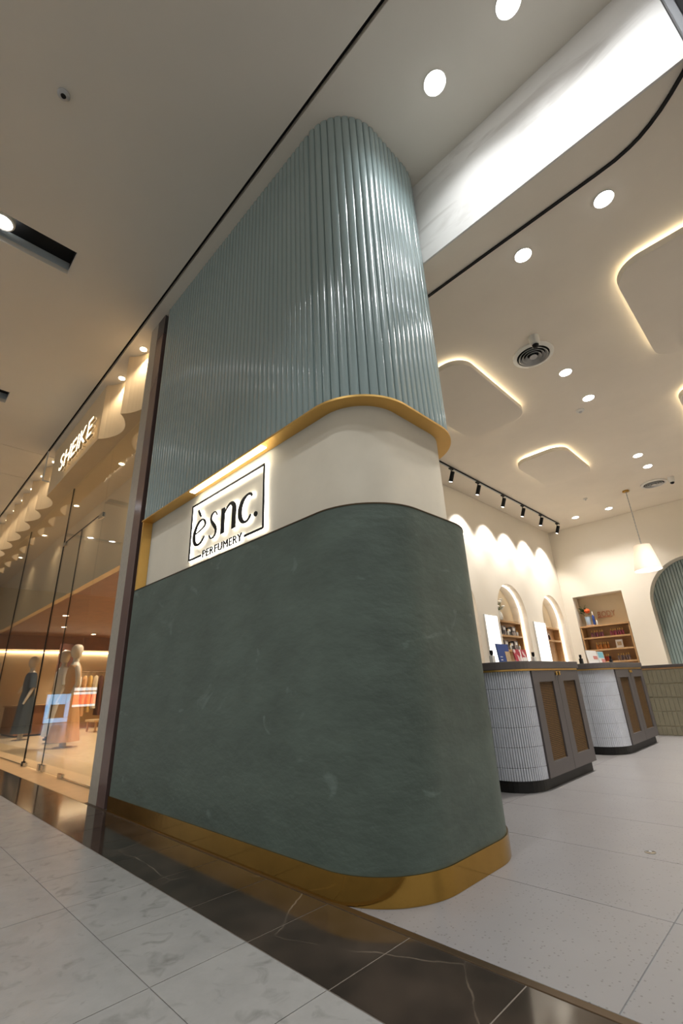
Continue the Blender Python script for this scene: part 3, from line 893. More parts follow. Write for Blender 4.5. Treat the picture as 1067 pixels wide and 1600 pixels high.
# vase of orange flower on the top of the body shelves
v = thing('flower_vase', (-4.14, BW + 0.14, 2.216), 'pale blue vase with dark leaves and an orange bloom above body shelves', 'vase')
MB().box(-4.21, -3.99, BW + 0.05, BW + 0.22, 2.216, 2.235).build('tray', 'terracotta', v, bevel=0.004)
MB().lathe([(0.045, 0.0), (0.06, 0.02), (0.062, 0.10), (0.075, 0.22), (0.066, 0.22), (0.05, 0.05)], (-4.14, BW + 0.14, 2.236), 18).build('vase_body', 'vase_blue', v)
def leaves(parent, c, n, spread, up, size, mat, seed, nm='leaf'):
    rnd = random.Random(seed)
    for i in range(n):
        a = rnd.uniform(0, 2 * PI); el = rnd.uniform(0.0, 1.2)
        d = Vector((math.cos(a) * math.cos(el), math.sin(a) * math.cos(el), math.sin(el)))
        base = Vector(c) + Vector((d.x * spread * 0.6 * rnd.random(), d.y * spread * 0.6 * rnd.random(), up * rnd.random()))
        tip = base + d * size * rnd.uniform(0.8, 1.25)
        sd = d.cross(Vector((0, 0, 1))).normalized() * size * 0.28
        mid = (base + tip) / 2 + Vector((0, 0, 0.012))
        th = Vector((0, 0, 0.002))
        MB().add([base, mid + sd, tip, mid - sd, base - th, mid + sd - th, tip - th, mid - sd - th],
                 [(0, 1, 2, 3), (7, 6, 5, 4), (0, 4, 5, 1), (1, 5, 6, 2), (2, 6, 7, 3), (3, 7, 4, 0)]).build(nm, mat, parent)
leaves(v, (-4.19, BW + 0.13, 2.46), 26, 0.13, 0.22, 0.11, 'leaf', 3)
MB().lathe([(0.02, -0.06), (0.055, -0.04), (0.072, 0.0), (0.055, 0.045), (0.02, 0.06)], (-4.10, BW + 0.08, 2.60), 16).build('bloom', 'petal_orange', v)
bottle('spray_bottle', -3.995, BW + 0.10, 2.236, 0.032, 0.34, 'bottle_blue', 'blue spray bottle beside the vase above body shelves', None, cap='white_plastic')
bottle('small_bottle', -3.93, BW + 0.09, 2.216, 0.02, 0.17, 'bottle_clear', 'small gold-capped bottle right of the blue spray bottle', None)

# middle arch: flowers, boxed perfumes
v = thing('flower_vase', (LW - 0.21, 9.76, 2.226), 'glass vase of white blossoms on the top of the middle arch shelves', 'vase')
MB().lathe([(0.05, 0.0), (0.075, 0.03), (0.08, 0.12), (0.04, 0.2), (0.05, 0.22)], (LW - 0.21, 9.76, 2.226), 18).build('vase_body', 'bottle_clear', v)
rnd = random.Random(5)
for i in range(14):
    p = (LW - 0.21 + rnd.uniform(-0.07, 0.07), 9.76 + rnd.uniform(-0.16, 0.16), 2.54 + rnd.uniform(-0.08, 0.16))
    MB().tube([(LW - 0.21, 9.76, 2.40), ((p[0] + LW - 0.21) / 2, (p[1] + 9.76) / 2, 2.48), p], 0.004, 5).build('stem', 'leaf', v)
    MB().lathe([(0.012, -0.02), (0.034, -0.01), (0.042, 0.006), (0.03, 0.022), (0.008, 0.026)], p, 9).build('blossom', 'petal_white', v)
def perfume_box(y, z, mat, label, h=0.19, w_=0.15):
    t = thing('perfume_box', (LW - 0.25, y, z), label, 'box')
    MB().box(LW - 0.30, LW - 0.20, y - w_ / 2, y + w_ / 2, z, z + h).build('carton', mat, t, bevel=0.003)
    MB().box(LW - 0.1995, LW - 0.198, y - w_ * 0.28, y + w_ * 0.28, z + h * 0.55, z + h * 0.85).build('label_print', 'card_white', t)
for z, lv in ((1.911, 'upper'), (1.601, 'lower')):
    perfume_box(9.62, z, 'black_box', 'black carton at the left end of the %s middle-arch shelf' % lv, 0.21, 0.2)
    perfume_box(9.88, z, 'card_photo', 'patterned grey carton on the %s middle-arch shelf' % lv, 0.20, 0.17)
    perfume_box(10.12, z, 'black_box', 'black carton between two patterned cartons on the %s middle-arch shelf' % lv, 0.16, 0.16)
    perfume_box(10.34, z, 'card_photo', 'patterned carton at the right of the %s middle-arch shelf' % lv, 0.20, 0.17)
    bottle('perfume_bottle', LW - 0.185, 10.01, z, 0.024, 0.13, 'bottle_clear', 'small clear perfume bottle left of centre on the %s middle-arch shelf' % lv, 'perfume bottles in the middle arch')
    bottle('perfume_bottle', LW - 0.20, 10.48, z, 0.024, 0.13, 'bottle_clear', 'small clear perfume bottle at the right end of the %s middle-arch shelf' % lv, 'perfume bottles in the middle arch')
# far arch
t = thing('round_ornament', (LW - 0.24, 12.0, 2.211), 'round white ornament with a green wreath in the far arch', 'ornament')
mb = MB()
for k in range(1):
    ring = []
    for j in range(25):
        a = 2 * PI * j / 24
        ring.append((LW - 0.26, 12.0 + 0.10 * math.cos(a), 2.345 + 0.10 * math.sin(a)))
    mb.tube(ring, 0.025, 8)
mb.build('wreath', 'leaf', t)
MB().prism([(12.0 + 0.09 * math.cos(2 * PI * j / 20), 2.345 + 0.09 * math.sin(2 * PI * j / 20)) for j in range(20)], LW - 0.235, LW - 0.20, 'x').build('disc', 'petal_white', t)
MB().box(LW - 0.32, LW - 0.18, 11.88, 12.35, 2.211, 2.222).build('tray', 'white_plastic', t)
p = thing('potted_plant', (LW - 0.25, 11.96, 1.891), 'small leafy plant in a pot on the far arch shelf', 'plant')
MB().lathe([(0.04, 0.0), (0.055, 0.09), (0.048, 0.09), (0.03, 0.02)], (LW - 0.25, 11.96, 1.891), 14).build('pot', 'white_plastic', p)
leaves(p, (LW - 0.25, 11.96, 1.98), 14, 0.03, 0.08, 0.06, 'leaf', 9)
bottle('perfume_bottle', LW - 0.22, 12.20, 1.891, 0.03, 0.19, 'bottle_red', 'brown perfume bottle beside the small plant in the far arch', None)
bottle('perfume_bottle', LW - 0.22, 12.32, 1.891, 0.028, 0.17, 'black_box', 'black perfume bottle right of the brown one in the far arch', None, cap='white_plastic')
# arch nearest the pillar: a few boxes by the far jamb
for i, z in enumerate((1.911, 1.601, 1.291)):
    perfume_box(7.95, z, ['card_sand', 'card_pink', 'card_sand'][i], 'carton on the %s shelf of the arch nearest the pillar' % ['top inner', 'second', 'third'][i], 0.2, 0.3)

# ================================================================== COUNTERS
def counter(y0, y1, idx):
    x0, x1, r = -2.98, -2.135, 0.32
    nm = ['near', 'far'][idx]
    lb = ['tiled display counter with grey doors nearest the pillar', 'tiled display counter with grey doors further back in the shop'][idx]
    t = thing('display_counter', ((x0 + x1) / 2, (y0 + y1) / 2, 0), lb, 'counter', 'tiled display counters')
    def outline(i, rr=None):
        return rrect(x0 + i, x1 - i, y0 + i, y1 - i, (rr or r) - i, 10, (1, 1, 0, 0))
    MB().prism(outline(0.035), 0.0, 0.098, smooth=False).build('plinth', 'black_plinth', t)
    MB().prism(outline(0.014), 0.098, 1.056).build('carcass', 'pale_grout', t)
    MB().prism(outline(-0.004), 1.057, 1.074).build('brass_strip', 'brass_satin', t)
    MB().prism(outline(-0.020, 0.30), 1.075, 1.148).build('countertop', 'grey_laminate', t, bevel=0.004)
    # finger tiles: straight front, rounded corner
    rows = [(0.100, 0.205), (0.208, 0.376), (0.379, 0.546), (0.549, 0.720), (0.723, 0.893), (0.896, 1.054)]
    tw = 0.0225
    slots = []
    x = x0 + r + tw / 2
    while x < x1 - r: slots.append((x, y0 + 0.014, 0.0)); x += tw
    rc = r - 0.014; nk = int(rc * PI / 2 / tw)
    for k in range(nk):
        a = PI / 2 * (k + 0.5) / nk
        slots.append((x1 - r + rc * math.sin(a), y0 + r - rc * math.cos(a), a))
    if idx == 0:
        cache = {}
        vis = [q for q in slots if q[0] > -2.62]
        for z0, z1 in rows:
            h = round(z1 - z0, 3)
            for (px, py, a) in vis:
                if h not in cache:
                    cache[h] = MB().box(px - tw * 0.42, px + tw * 0.42, py - 0.010, py + 0.002, z0, z1).build('finger_tile', 'pale_tile', t, bevel=0.0025, origin=(px, py, z0), seg=1)
                    cache[h].rotation_euler = (0, 0, a)
                else: piece('finger_tile', cache[h], t, (px, py, z0), a)
        rest = [q for q in slots if q[0] <= -2.62]
    else: rest = slots
    mb = MB()
    for z0, z1 in rows:
        for (px, py, a) in rest:
            R = Matrix.Rotation(a, 3, 'Z')
            vs = [Vector((px, py, 0)) + R @ Vector((u, v_, 0)) + Vector((0, 0, zz)) for zz in (z0, z1) for v_ in (-0.010, 0.002) for u in (-tw * 0.42, tw * 0.42)]
            mb.add(vs, [(0, 2, 3, 1), (4, 5, 7, 6), (0, 1, 5, 4), (2, 6, 7, 3), (0, 4, 6, 2), (1, 3, 7, 5)])
    tag(mb.build('finger_tile_field', 'pale_tile', t), kind='stuff')
    # doors on the +x side
    ya, yb = y0 + r + 0.005, y1 - 0.012
    ym = (ya + yb) / 2
    for k, (a, b) in enumerate(((ya, ym - 0.003), (ym + 0.003, yb))):
        d = MB()
        fx0, fx1 = x1 - 0.012, x1 + 0.012
        m1 = 0.135; mz0, mz1 = 0.225, 0.945
        d.plate([(a, 0.10), (b, 0.10), (b, 1.055), (a, 1.055)], [[(a + m1, mz0), (b - m1, mz0), (b - m1, mz1), (a + m1, mz1)]], fx0, fx1, 'x')
        d = d.build('door', 'grey_door', t)
        MB().box(fx0 - 0.001, fx0 + 0.002, a + m1 + 0.001, b - m1 - 0.001, mz0 + 0.001, mz1 - 0.001).build('rattan_backing', 'rattan_dark', d)
        ns = 44
        wv = None
        for q in range(ns):
            z = mz0 + 0.008 + (mz1 - mz0 - 0.016) * q / (ns - 1)
            if wv is None:
                wv = MB().box(fx0 + 0.003, fx0 + 0.010, a + m1 + 0.002, b - m1 - 0.002, z - 0.0052, z + 0.0052).build('rattan_strand', 'rattan', d, origin=(fx0, (a + b) / 2, z))
            else: piece('rattan_strand', wv, d, (fx0, (a + b) / 2, z))
        hy = b - 0.035 if k == 0 else a + 0.035
        hd = MB().box(fx1 + 0.001, fx1 + 0.018, hy - 0.022, hy + 0.022, 1.035, 1.043)
        hd.lathe([(0.009, 0.0), (0.012, 0.010), (0.007, 0.03)], (fx1 + 0.012, hy, 1.005), 10)
        hd.build('handle', 'gold_cap', d)
    return t
counter(4.455, 6.04, 0)
counter(7.14, 8.84, 1)

TOPZ = 1.148
def perfume(x, y, label, body='bottle_clear'):
    t = thing('perfume_bottle', (x, y, TOPZ), label, 'bottle', 'perfume testers on the counters')
    MB().box(x - 0.02, x + 0.02, y - 0.03, y + 0.03, TOPZ, TOPZ + 0.075).build('flask', body, t, bevel=0.006)
    MB().lathe([(0.012, 0.0), (0.012, 0.012), (0.017, 0.0125), (0.017, 0.05), (0.015, 0.052)], (x, y, TOPZ + 0.0755), 12).build('cap', 'black_metal', t)
perfume(-2.45, 4.63, 'black-capped perfume bottle at the left end of the near counter')
perfume(-2.45, 5.64, 'black-capped perfume bottle right of the red card on the near counter')
perfume(-2.5, 7.34, 'dark perfume bottle at the left end of the far counter', 'black_box')
perfume(-2.5, 8.70, 'dark perfume bottle at the right end of the far counter', 'black_box')
easel_card('display_card', -2.5, 5.03, TOPZ, 0.27, 0.21, 0.0, 'card_blue', 'tall blue booklet stand on the near counter',
           [(0.10, 0.5, 0.05, 0.62, 'card_sand'), (-0.38, -0.22, 0.16, 0.20, 'card_white'), (-0.38, -0.18, 0.32, 0.35, 'card_white')])
easel_card('display_card', -2.5, 5.44, TOPZ, 0.32, 0.16, 0.0, 'card_red', 'low red and white card stand on the near counter',
           [(-0.04, 0.04, 0.1, 0.98, 'card_white'), (0.1, 0.45, 0.05, 0.45, 'card_white')])
easel_card('display_card', -2.5, 7.90, TOPZ, 0.44, 0.20, 0.0, 'card_white', 'white picture card stand on the far counter',
           [(0.05, 0.45, 0.35, 0.6, 'card_pink')])
easel_card('display_card', -2.5, 8.30, TOPZ, 0.28, 0.19, 0.0, 'card_white', 'smaller card with a blue picture on the far counter',
           [(-0.45, 0.45, 0.5, 0.97, 'card_sky'), (-0.1, 0.45, 0.05, 0.42, 'card_pink')])

# service desk in front of the back wall
dk = thing('service_desk', (-0.9, 10.2, 0), 'olive tiled service desk with dark top in front of the arch', 'desk')
MB().box(-2.9, 1.2, 9.772, 10.6, 0, 1.04).build('carcass', 'olive_grout', dk)
MB().box(-2.92, 1.22, 9.735, 10.62, 1.066, 1.112).build('desktop', 'grey_laminate', dk, bevel=0.004)
MB().box(-2.905, 1.205, 9.75, 10.61, 1.041, 1.065).build('oak_edge', 'oak', dk)
rows = [(0.004, 0.136), (0.146, 0.365), (0.375, 0.585), (0.595, 0.803), (0.813, 1.036)]
cache = {}
for z0, z1 in rows:
    for k in range(60):
        x = -2.89 + 0.034 + k * 0.0682
        h = round(z1 - z0, 3)
        if h not in cache: cache[h] = MB().box(x - 0.0325, x + 0.0325, 9.758, 9.774, z0, z1).build('finger_tile', 'olive_tile', dk, bevel=0.004, origin=(x, 9.766, z0), seg=1)
        else: piece('finger_tile', cache[h], dk, (x, 9.766, z0))

# floor socket cap
t = thing('floor_box', (-1.045, 3.5, 0.0), 'small round metal cap set in the shop floor', 'floor cap')
MB().lathe([(0.03, 0.0002), (0.03, 0.003), (0.02, 0.004)], (-1.045, 3.5, 0.0), 18).build('cap', 'chrome', t)
MB().lathe([(0.008, 0.0045), (0.008, 0.006)], (-1.045, 3.5, 0.0), 10).build('screw', 'grey_metal', t)

# ================================================================== PENDANT
pd = thing('pendant_lamp', (-2.13, 11.46, 3.05), 'white tapered pendant lamp hanging on a twisted cord from a brass rose', 'lamp')
MB().lathe([(0.055, 0.0), (0.07, 0.008), (0.07, 0.034)], (-2.13, 11.46, 4.875), 24).build('ceiling_rose', 'brass', pd)
for s_ in (0, PI):
    MB().tube([(-2.13 + 0.006 * math.cos(k * 0.9 + s_), 11.46 + 0.006 * math.sin(k * 0.9 + s_), 4.875 - (4.875 - 3.60) * k / 60) for k in range(61)], 0.005, 5).build('cord', 'grey_metal', pd)
sh = MB(); n = 32
prof = [(0.262, 3.05), (0.158, 3.60), (0.154, 3.60), (0.258, 3.05)]
vs = []; fs = []
for r, z in prof:
    for k in range(n): vs.append((-2.13 + r * math.cos(2 * PI * k / n), 11.46 + r * math.sin(2 * PI * k / n), z))
for i in range(4):
    j = (i + 1) % 4
    for k in range(n): fs.append((i * n + k, i * n + (k + 1) % n, j * n + (k + 1) % n, j * n + k))
sh.add(vs, fs, True); sh.build('lamp_shade', 'lamp_fabric', pd)
MB().lathe([(0.154, 0.0), (0.154, 0.006)], (-2.13, 11.46, 3.592), 28).build('top_disc', 'white_plastic', pd)
MB().lathe([(0.01, -0.05), (0.035, -0.03), (0.045, 0.0), (0.03, 0.05), (0.018, 0.08)], (-2.13, 11.46, 3.32), 14).build('bulb', 'led_warm', pd)
pl = bpy.data.lights.new('pendant_light', 'POINT'); pl.energy = 34; pl.color = (1.0, 0.95, 0.88); pl.shadow_soft_size = 0.05
po_ = bpy.data.objects.new('pendant_light', pl); C.objects.link(po_); po_.parent = pd; po_.location = (0, 0, 0.18)

# ================================================================== NEIGHBOURING STORE (left)
SX0, SX1 = -5.66, -20.0
FZ, FY = 4.97, 1.84
def bay_poly(c0, c1, depth=0.21, n=16):
    """plan of one concave bay between cusps c0 > c1"""
    pts = []
    for k in range(n + 1):
        t = k / n
        x = c0 + (c1 - c0) * t
        pts.append((x, FY + depth * (math.sin(PI * t) ** 0.75 if 0 < t < 1 else 0.0)))
    pts = [q for q in pts if q[0] < -5.66]
    return pts + [(c1, 2.139), (pts[0][0], 2.139)]
fa = struct('wall_fascia', MB().box(-10.45, -7.371, FY, 2.139, FZ, 6.029), 'scallop_paint')
cusps = [(-5.43, -6.40), (-6.40, -7.37)] + [(-10.45 - 0.97 * k, -11.42 - 0.97 * k) for k in range(9)]
for i, (a, b) in enumerate(cusps):
    mb = MB(); mb.prism(bay_poly(a - 0.0005, b + 0.0005), FZ, 6.029, smooth=False)
    mb.build('scallop_panel', 'scallop_paint', fa)
BAYL = [(-6.07, 'bay light beside the stone post'), (-7.0, 'second bay light from the stone post, right of the glowing letters')] + \
       [(-10.98 - 0.97 * k, '%s bay light left of the glowing letters' % NTH[k]) for k in range(8)]
for x, lb in BAYL:
    downlight('bay_light', x, 1.95 if x < -6.2 else 1.93, 6.03, 0.05, 'led_warm', P_BAY, WARM, 'small warm ' + lb, group='small warm fascia downlights', angle=95, size=0.03)

# glowing store lettering on stand-off pins
lt = thing('store_lettering', (-8.38, 1.8, 5.07), 'warm glowing stand-off letters on the flat beige fascia', 'sign')
ls = letters('SHEIKE', -9.30, -7.46, 5.07, 0.34, 1.745, 0.04, 'letter_side', lt, gap=0.14, back='letter_back', face='letter_glow')
for o in ls:
    bb = [Vector(c_) for c_ in o.bound_box]
    xa = (min(v_.x for v_ in bb) / U + ORG[lt].x); xb = (max(v_.x for v_ in bb) / U + ORG[lt].x)
    for z in (5.12, 5.36):
        xp = xa + 0.05
        MB().tube([(xp, 1.785, z), (xp, 1.8395, z)], 0.006, 6).build('standoff_pin', 'chrome', o)

# small blade sign
t = thing('blade_sign', (-10.47, 1.78, 5.2), 'thin pale outlined blade sign left of the glowing letters', 'sign')
MB().box(-10.49, -10.465, 1.70, 1.725, 5.3, 6.0).build('side_bar', 'white_plastic', t)
MB().box(-10.49, -10.465, 1.726, 1.838, 5.3, 5.325).build('bottom_bar', 'white_plastic', t)

# glazing
GY0, GY1 = 2.144, 2.156
def pane(parent, a, b, z0, z1, nm='pane'):
    return MB().box(a, b, GY0, GY1, z0, z1).build(nm, 'clear_glass', parent)
w1 = tag(thing('window_1', (-6.6, 2.15, 0)), kind='structure'); pane(w1, -7.548, -5.645, 0.02, 4.965)
MB().box(-7.55, -5.645, 2.135, 2.165, 0.004, 0.02).build('floor_channel', 'chrome', w1)
w2 = tag(thing('window_2', (-8.6, 2.15, 3.8)), kind='structure'); pane(w2, -9.676, -7.556, 3.81, 4.965)
w3 = tag(thing('window_3', (-11.4, 2.15, 0)), kind='structure'); pane(w3, -13.1, -9.70, 0.02, 4.965)
MB().box(-13.1, -9.70, 2.135, 2.165, 0.004, 0.02).build('floor_channel', 'chrome', w3)
MB().box(-9.70, -9.678, 2.14, 2.16, 0.02, 4.965).build('joint', 'black_metal', w3)
MB().box(-9.74, -9.66, 2.125, 2.175, 0.005, 0.07).build('patch_fitting', 'black_metal', w3)
w4 = tag(thing('window_4', (-16.0, 2.15, 0)), kind='structure'); pane(w4, -20, -13.12, 0.02, 4.965)
MB().box(-13.12, -13.1, 2.14, 2.16, 0.02, 4.965).build('joint', 'black_metal', w4)
for nm, a, b, pv in (('door_1', -8.612, -7.556, -7.62), ('door_2', -9.676, -8.622, -9.6)):
    d = tag(thing(nm, ((a + b) / 2, 2.15, 0)), kind='structure')
    pane(d, a, b, 0.02, 3.79)
    MB().box(pv - 0.09, pv + 0.09, 2.13, 2.17, 3.72, 3.80).build('top_patch', 'chrome', d, bevel=0.003)
    MB().box(pv - 0.09, pv + 0.09, 2.13, 2.17, 0.006, 0.06).build('bottom_patch', 'chrome', d, bevel=0.003)
    lk = b - 0.1 if nm == 'door_2' else a + 0.1
    MB().box(lk - 0.05, lk + 0.05, 2.13, 2.17, 0.012, 0.10).build('lock_patch', 'chrome', d, bevel=0.003)
    MB().box(a - 0.004, a, 2.142, 2.158, 0.02, 3.79).build('edge_seal', 'black_metal', d)
MB().box(-9.676, -7.556, 2.144, 2.156, 3.792, 3.808).build('head_joint', 'black_metal', w2)

# store shell
struct('wall_store_right', MB().box(-5.655, -5.10, 2.31, 12.0, 0, 3.2), 'store_wall')
struct('wall_store_back', MB().box(-20, -5.66, 9.0, 9.2, 0, 3.2), 'store_wall')
struct('wall_store_end', MB().box(-20.2, -20.001, 1.85, 9.2, 0, 6.0), 'store_wall')
struct('ceiling_store', MB().box(-20, -5.1, 2.93, 9.2, 3.2, 3.35), 'store_brown')
struct('wall_store_bulkhead', MB().box(-20, -5.66, 2.80, 2.93, 3.2, 4.965), 'store_wall')
struct('ceiling_store_front', MB().box(-20, -5.1, 2.14, 2.93, 4.97, 5.1), 'store_wall')
# cove pelmet and light on the end wall
struct('trim_4', MB().box(-19.99, -19.75, 2.4, 8.8, 2.72, 3.199), 'store_brown')
tag(MB().box(-19.98, -19.93, 2.5, 8.7, 2.62, 2.66).build('led_strip', 'led_warm'), 'warm cove light strip high on the store end wall', 'light strip')
for i, (x, y) in enumerate(((-7.5, 4.2), (-9.8, 3.6), (-12.2, 4.2), (-14.6, 3.6), (-17.0, 4.2), (-18.6, 5.6), (-10.5, 6.5), (-14.5, 6.5))):
    downlight('store_light', x, y, 3.2, 0.07, 'led_warm', P_STORE, WARM, '%s warm ceiling light inside the clothes store, counted from the post' % NTH[i], group='store ceiling downlights', angle=110, size=0.06)
for i, x in enumerate((-8.0, -10.6, -13.2, -15.8)):  # added unseen lamps that wash the store bulkhead; fittings made up to hold them
    downlight('store_light', x, 2.45, 4.969, 0.045, 'led_warm', 14, WARM, '%s added small warm light washing the store bulkhead, counted from the post' % NTH[i], group='added bulkhead wash lights', angle=130, size=0.05)

# mannequins
def mannequin(x, y, rz, label, dress, kind):
    t = thing('mannequin', (x, y, 0), label, 'mannequin', 'store mannequins')
    sx = 1.22
    def S(rs): return [(z * sx, x + cx_, y + cy_, a * sx, b * sx) for z, cx_, cy_, a, b in rs]
    MB().lathe([(0.20, 0.0), (0.20, 0.012), (0.19, 0.016)], (x, y, 0.0), 24).build('stand', 'chrome', t)
    body = MB().loft(S([(0.02, 0, 0, 0.09, 0.06), (0.08, 0, 0, 0.07, 0.05), (0.45, 0, 0, 0.11, 0.09), (0.86, 0, 0, 0.17, 0.12), (1.02, 0, 0, 0.125, 0.095), (1.20, 0, 0, 0.15, 0.115), (1.36, 0, 0, 0.175, 0.10), (1.44, 0, 0, 0.12, 0.08), (1.48, 0, 0, 0.055, 0.055), (1.56, 0.0, 0.0, 0.048, 0.05)]), 20)
    body.loft(S([(1.55, 0, 0, 0.045, 0.05), (1.585, 0.005, -0.008, 0.068, 0.082), (1.64, 0.005, -0.012, 0.083, 0.100), (1.70, 0.0, -0.005, 0.088, 0.108), (1.76, 0, 0, 0.078, 0.098), (1.80, 0, 0.003, 0.05, 0.065), (1.815, 0, 0.003, 0.015, 0.02)]), 20)
    for s_ in (-1, 1):
        q = [(x + s_ * 0.17 * sx, y, 1.38 * sx), (x + s_ * 0.235 * sx, y - 0.0, 1.30 * sx), (x + s_ * 0.26 * sx, y + 0.02, 1.08 * sx), (x + s_ * 0.25 * sx, y - 0.09, 0.86 * sx), (x + s_ * 0.25 * sx, y - 0.14, 0.76 * sx)]
        if kind == 'reach' and s_ < 0:
            q = [(x + s_ * 0.17 * sx, y, 1.38 * sx), (x + s_ * 0.26 * sx, y, 1.30 * sx), (x + s_ * 0.42 * sx, y - 0.03, 1.16 * sx), (x + s_ * 0.62 * sx, y - 0.06, 1.06 * sx), (x + s_ * 0.72 * sx, y - 0.07, 1.02 * sx)]
        body.tube(q, [0.05 * sx, 0.048 * sx, 0.04 * sx, 0.028 * sx, 0.02 * sx], 10)
    body.build('body', 'mannequin_white', t)
    if kind == 'wide':
        d = [(0.10, 0, 0, 0.30, 0.26), (0.45, 0, 0, 0.25, 0.21), (0.80, 0, 0, 0.195, 0.15), (1.02, 0, 0, 0.14, 0.11), (1.20, 0, 0, 0.165, 0.13), (1.33, 0, 0, 0.19, 0.115), (1.40, 0, 0, 0.16, 0.10), (1.425, 0, 0, 0.12, 0.085)]
    else:
        d = [(0.14, 0, 0, 0.24, 0.20), (0.45, 0, 0, 0.22, 0.18), (0.86, 0, 0, 0.20, 0.15), (1.04, 0, 0, 0.165, 0.125), (1.22, 0, 0, 0.18, 0.135), (1.35, 0, 0, 0.205, 0.12), (1.42, 0, 0, 0.15, 0.10), (1.44, 0, 0, 0.12, 0.085)]
    dr = MB().loft(S(d), 40, fold=(9, 0.05, 1.25)).build('dress', dress, t)
    if kind != 'wide':
        for s_ in (-1, 1):
            q = [(x + s_ * 0.15 * sx, y, 1.40 * sx), (x + s_ * 0.24 * sx, y, 1.29 * sx), (x + s_ * 0.265 * sx, y + 0.015, 1.10 * sx)]
            MB().tube(q, [0.07 * sx, 0.072 * sx, 0.078 * sx], 12).build('sleeve', dress, t)
    MB().loft(S([(1.035, 0, 0, 0.15, 0.12), (1.065, 0, 0, 0.152, 0.122)]), 24).build('belt', dress, t)
    return t
mannequin(-12.45, 3.45, 0, 'mannequin in a peach dress nearest the glass doors', 'fabric_peach', 'wide')
mannequin(-14.0, 3.62, 0, 'mannequin in a white dress right behind the peach one', 'fabric_white', 'plain')
mannequin(-16.25, 3.40, 0, 'mannequin in a navy coat dress left of the black door edge', 'fabric_navy', 'reach')
mannequin(-18.9, 2.95, 0, 'mannequin in a cream outfit at the left edge', 'fabric_cream', 'plain')

# dark display panel, clothes rail, bench
t = thing('display_stand', (-15.2, 4.1, 0), 'tall dark brown display board between the mannequins', 'board')
MB().box(-15.24, -15.2, 3.75, 4.15, 0.05, 2.5).build('board', 'fabric_brown', t, bevel=0.004)
MB().box(-15.3, -15.14, 3.73, 4.17, 0.0, 0.05).build('foot', 'black_metal', t, bevel=0.004)
RX, RY0, RY1, RZ = -19.55, 5.1, 7.8, 1.93
t = thing('clothes_rail', (RX, (RY0 + RY1) / 2, 1.9), 'wall-mounted metal clothes rail full of pale dresses at the store end wall', 'clothes rail')
MB().tube([(RX, RY0, RZ), (RX, RY1, RZ)], 0.014, 10).build('rail', 'chrome', t)
for y in (RY0, (RY0 + RY1) / 2, RY1):
    MB().tube([(-19.998, y, RZ), (RX, y, RZ)], 0.012, 10).build('bracket', 'chrome', t)
GM = ['fabric_cream', 'fabric_gold', 'fabric_white', 'fabric_peach', 'fabric_gold', 'fabric_cream', 'fabric_brown', 'fabric_gold', 'fabric_cream', 'fabric_gold', 'fabric_white', 'fabric_peach']
GN = {'fabric_cream': 'cream', 'fabric_gold': 'mustard', 'fabric_white': 'white', 'fabric_peach': 'peach', 'fabric_brown': 'brown'}
for i, gm in enumerate(GM):
    y = RY0 + 0.15 + i * 0.19
    t = thing('hanging_dress', (RX, y, 0.45), '%s dress hanging %s from the left on the clothes rail' % (GN[gm], NTH[i]), 'dress', 'dresses on the clothes rail')
    low = 0.42 + 0.12 * ((i * 7) % 3)
    MB().loft([(low, RX, y, 0.30, 0.07), (0.95, RX, y, 0.24, 0.06), (1.25, RX, y, 0.18, 0.05), (1.62, RX, y, 0.25, 0.05), (1.76, RX, y, 0.20, 0.035), (1.80, RX, y, 0.07, 0.025)], 28, fold=(7, 0.10, 1.5)).build('garment', gm, t)
    MB().tube([(RX, y, 1.80), (RX, y, 1.86), (RX + 0.022, y, 1.93), (RX, y, 1.952), (RX - 0.02, y, 1.935)], 0.005, 6).build('hanger_hook', 'chrome', t)
t = thing('display_bench', (-17.0, 6.6, 0), 'low pale display bench on the store floor below the dresses', 'bench')
MB().box(-17.5, -16.6, 5.4, 7.6, 0.30, 0.36).build('top', 'store_floor', t, bevel=0.006)
for (x, y) in ((-17.45, 5.45), (-17.45, 7.5), (-16.7, 5.45), (-16.7, 7.5)):
    MB().box(x, x + 0.05, y, y + 0.05, 0, 0.2995).build('leg', 'oak', t)
t = thing('display_table', (-18.2, 2.95, 0), 'low brown display plinth behind the glass at the far left', 'plinth')
MB().box(-19.6, -17.6, 3.5, 4.3, 0.05, 0.85).build('body', 'store_brown', t, bevel=0.006)
MB().box(-19.65, -17.55, 3.45, 4.35, 0.851, 0.89).build('top', 'oak', t, bevel=0.004)
MB().box(-19.55, -17.65, 3.55, 4.25, 0.0, 0.0495).build('plinth_base', 'black_metal', t)

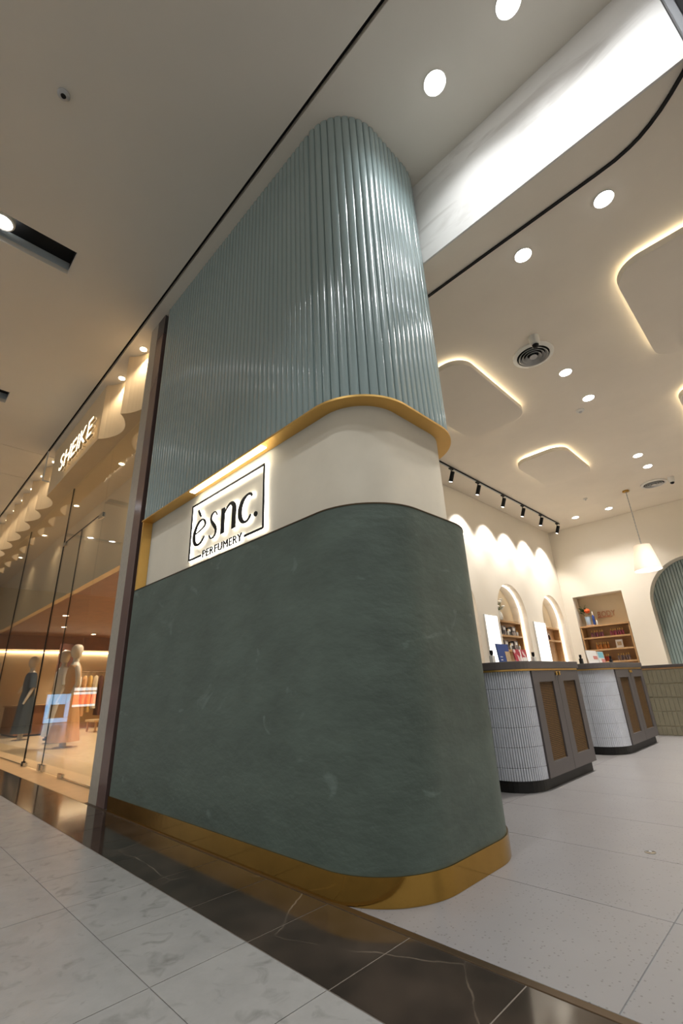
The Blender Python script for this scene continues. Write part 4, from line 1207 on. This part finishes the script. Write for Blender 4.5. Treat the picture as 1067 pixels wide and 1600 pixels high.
# ================================================================== MALL: ceiling slot lights and what the glass mirrors
for i, x in enumerate(SLOT_X):
    t = thing('slot_light', (x, -0.2, 6.03), ['recessed slot light outside the right of the photo', 'recessed slot light above the frame top', 'long dark recessed slot light at upper left', 'dark end of a slot light cut by the left edge', 'slot light far down the mall, outside the left edge', 'last slot light down the mall, outside the left edge'][i], 'light', 'recessed mall slot lights')
    MB().box(x - SW, x + SW, -1.1, 0.672, 6.215, 6.238).build('slot_roof', 'dark_void', t)
    for a, b in ((x - SW - 0.012, x - SW - 0.001), (x + SW + 0.001, x + SW + 0.012)):
        MB().box(a, b, -1.1, 0.672, 6.101, 6.214).build('slot_side', 'slot_side', t)
    for y0, y1 in ((0.673, 0.684), (-1.112, -1.101)):
        MB().box(x - SW, x + SW, y0, y1, 6.101, 6.214).build('slot_end', 'dark_void', t)
    for y in (-0.06, -0.75):
        MB().lathe([(0.105, 0.0), (0.12, 0.01), (0.12, 0.07), (0.09, 0.07), (0.088, 0.012)], (x + 0.03, y, 6.06), 24, ring=True).build('lamp_ring', 'white_plastic', t)
        MB().lathe([(0.086, 0.0), (0.086, 0.005)], (x + 0.03, y, 6.072), 24).build('lamp_lens', 'led_cool', t)
        spot('slot_lamp', t, (x + 0.03, y, 6.05), (x + 0.03, y, 0), P_MALL, COOL, 95, 0.8, 0.08)
t = thing('advert_screen', (-25.94, -3.54, 0.62), 'red and white lit screen at the mall end, mirrored in the store glass', 'screen')
MB().box(-25.999, -25.94, -4.10, -2.98, 0.62, 1.66).build('housing', 'black_metal', t, bevel=0.004)
for z0, z1, mm in ((0.66, 0.76, 'screen_white'), (0.77, 1.20, 'screen_red'), (1.21, 1.32, 'screen_white'), (1.38, 1.52, 'screen_white')):
    MB().box(-25.939, -25.934, -4.05, -3.03, z0, z1).build('screen_band', mm, t)
t = thing('poster_screen', (-25.94, -2.42, 0.0), 'blue framed lit poster panel at the mall end, mirrored in the store glass', 'screen')
MB().box(-25.999, -25.94, -2.95, -1.89, 0.0, 1.30).build('housing', 'black_metal', t, bevel=0.004)
for y0, y1, z0, z1, mm in ((-2.92, -1.92, 0.03, 0.22, 'screen_blue'), (-2.92, -2.74, 0.23, 1.26, 'screen_blue'), (-2.10, -1.92, 0.23, 1.26, 'screen_blue'), (-2.73, -2.11, 0.23, 0.8, 'card_sand'), (-2.73, -2.11, 0.81, 1.26, 'screen_blue')):
    MB().box(-25.939, -25.934, y0, y1, z0, z1).build('screen_band', mm, t)
struct('floor_mall_end', MB().box(-26, -20.001, -9, 1.845, -0.12, 0.0), 'grey_tile')
struct('ceiling_mall_end', MB().box(-26, -20.001, -9, 1.84, 6.03, 6.2), 'ceiling_paint')
struct('wall_mall_end', MB().box(-26.2, -26.0, -9, 1.84, 0, 6.24), 'mall_wall')  # unseen wall, added to keep the bright world out of the glass reflections
struct('wall_mall_side', MB().box(-26, -20.201, 1.85, 2.1, 0, 6.2), 'mall_wall')
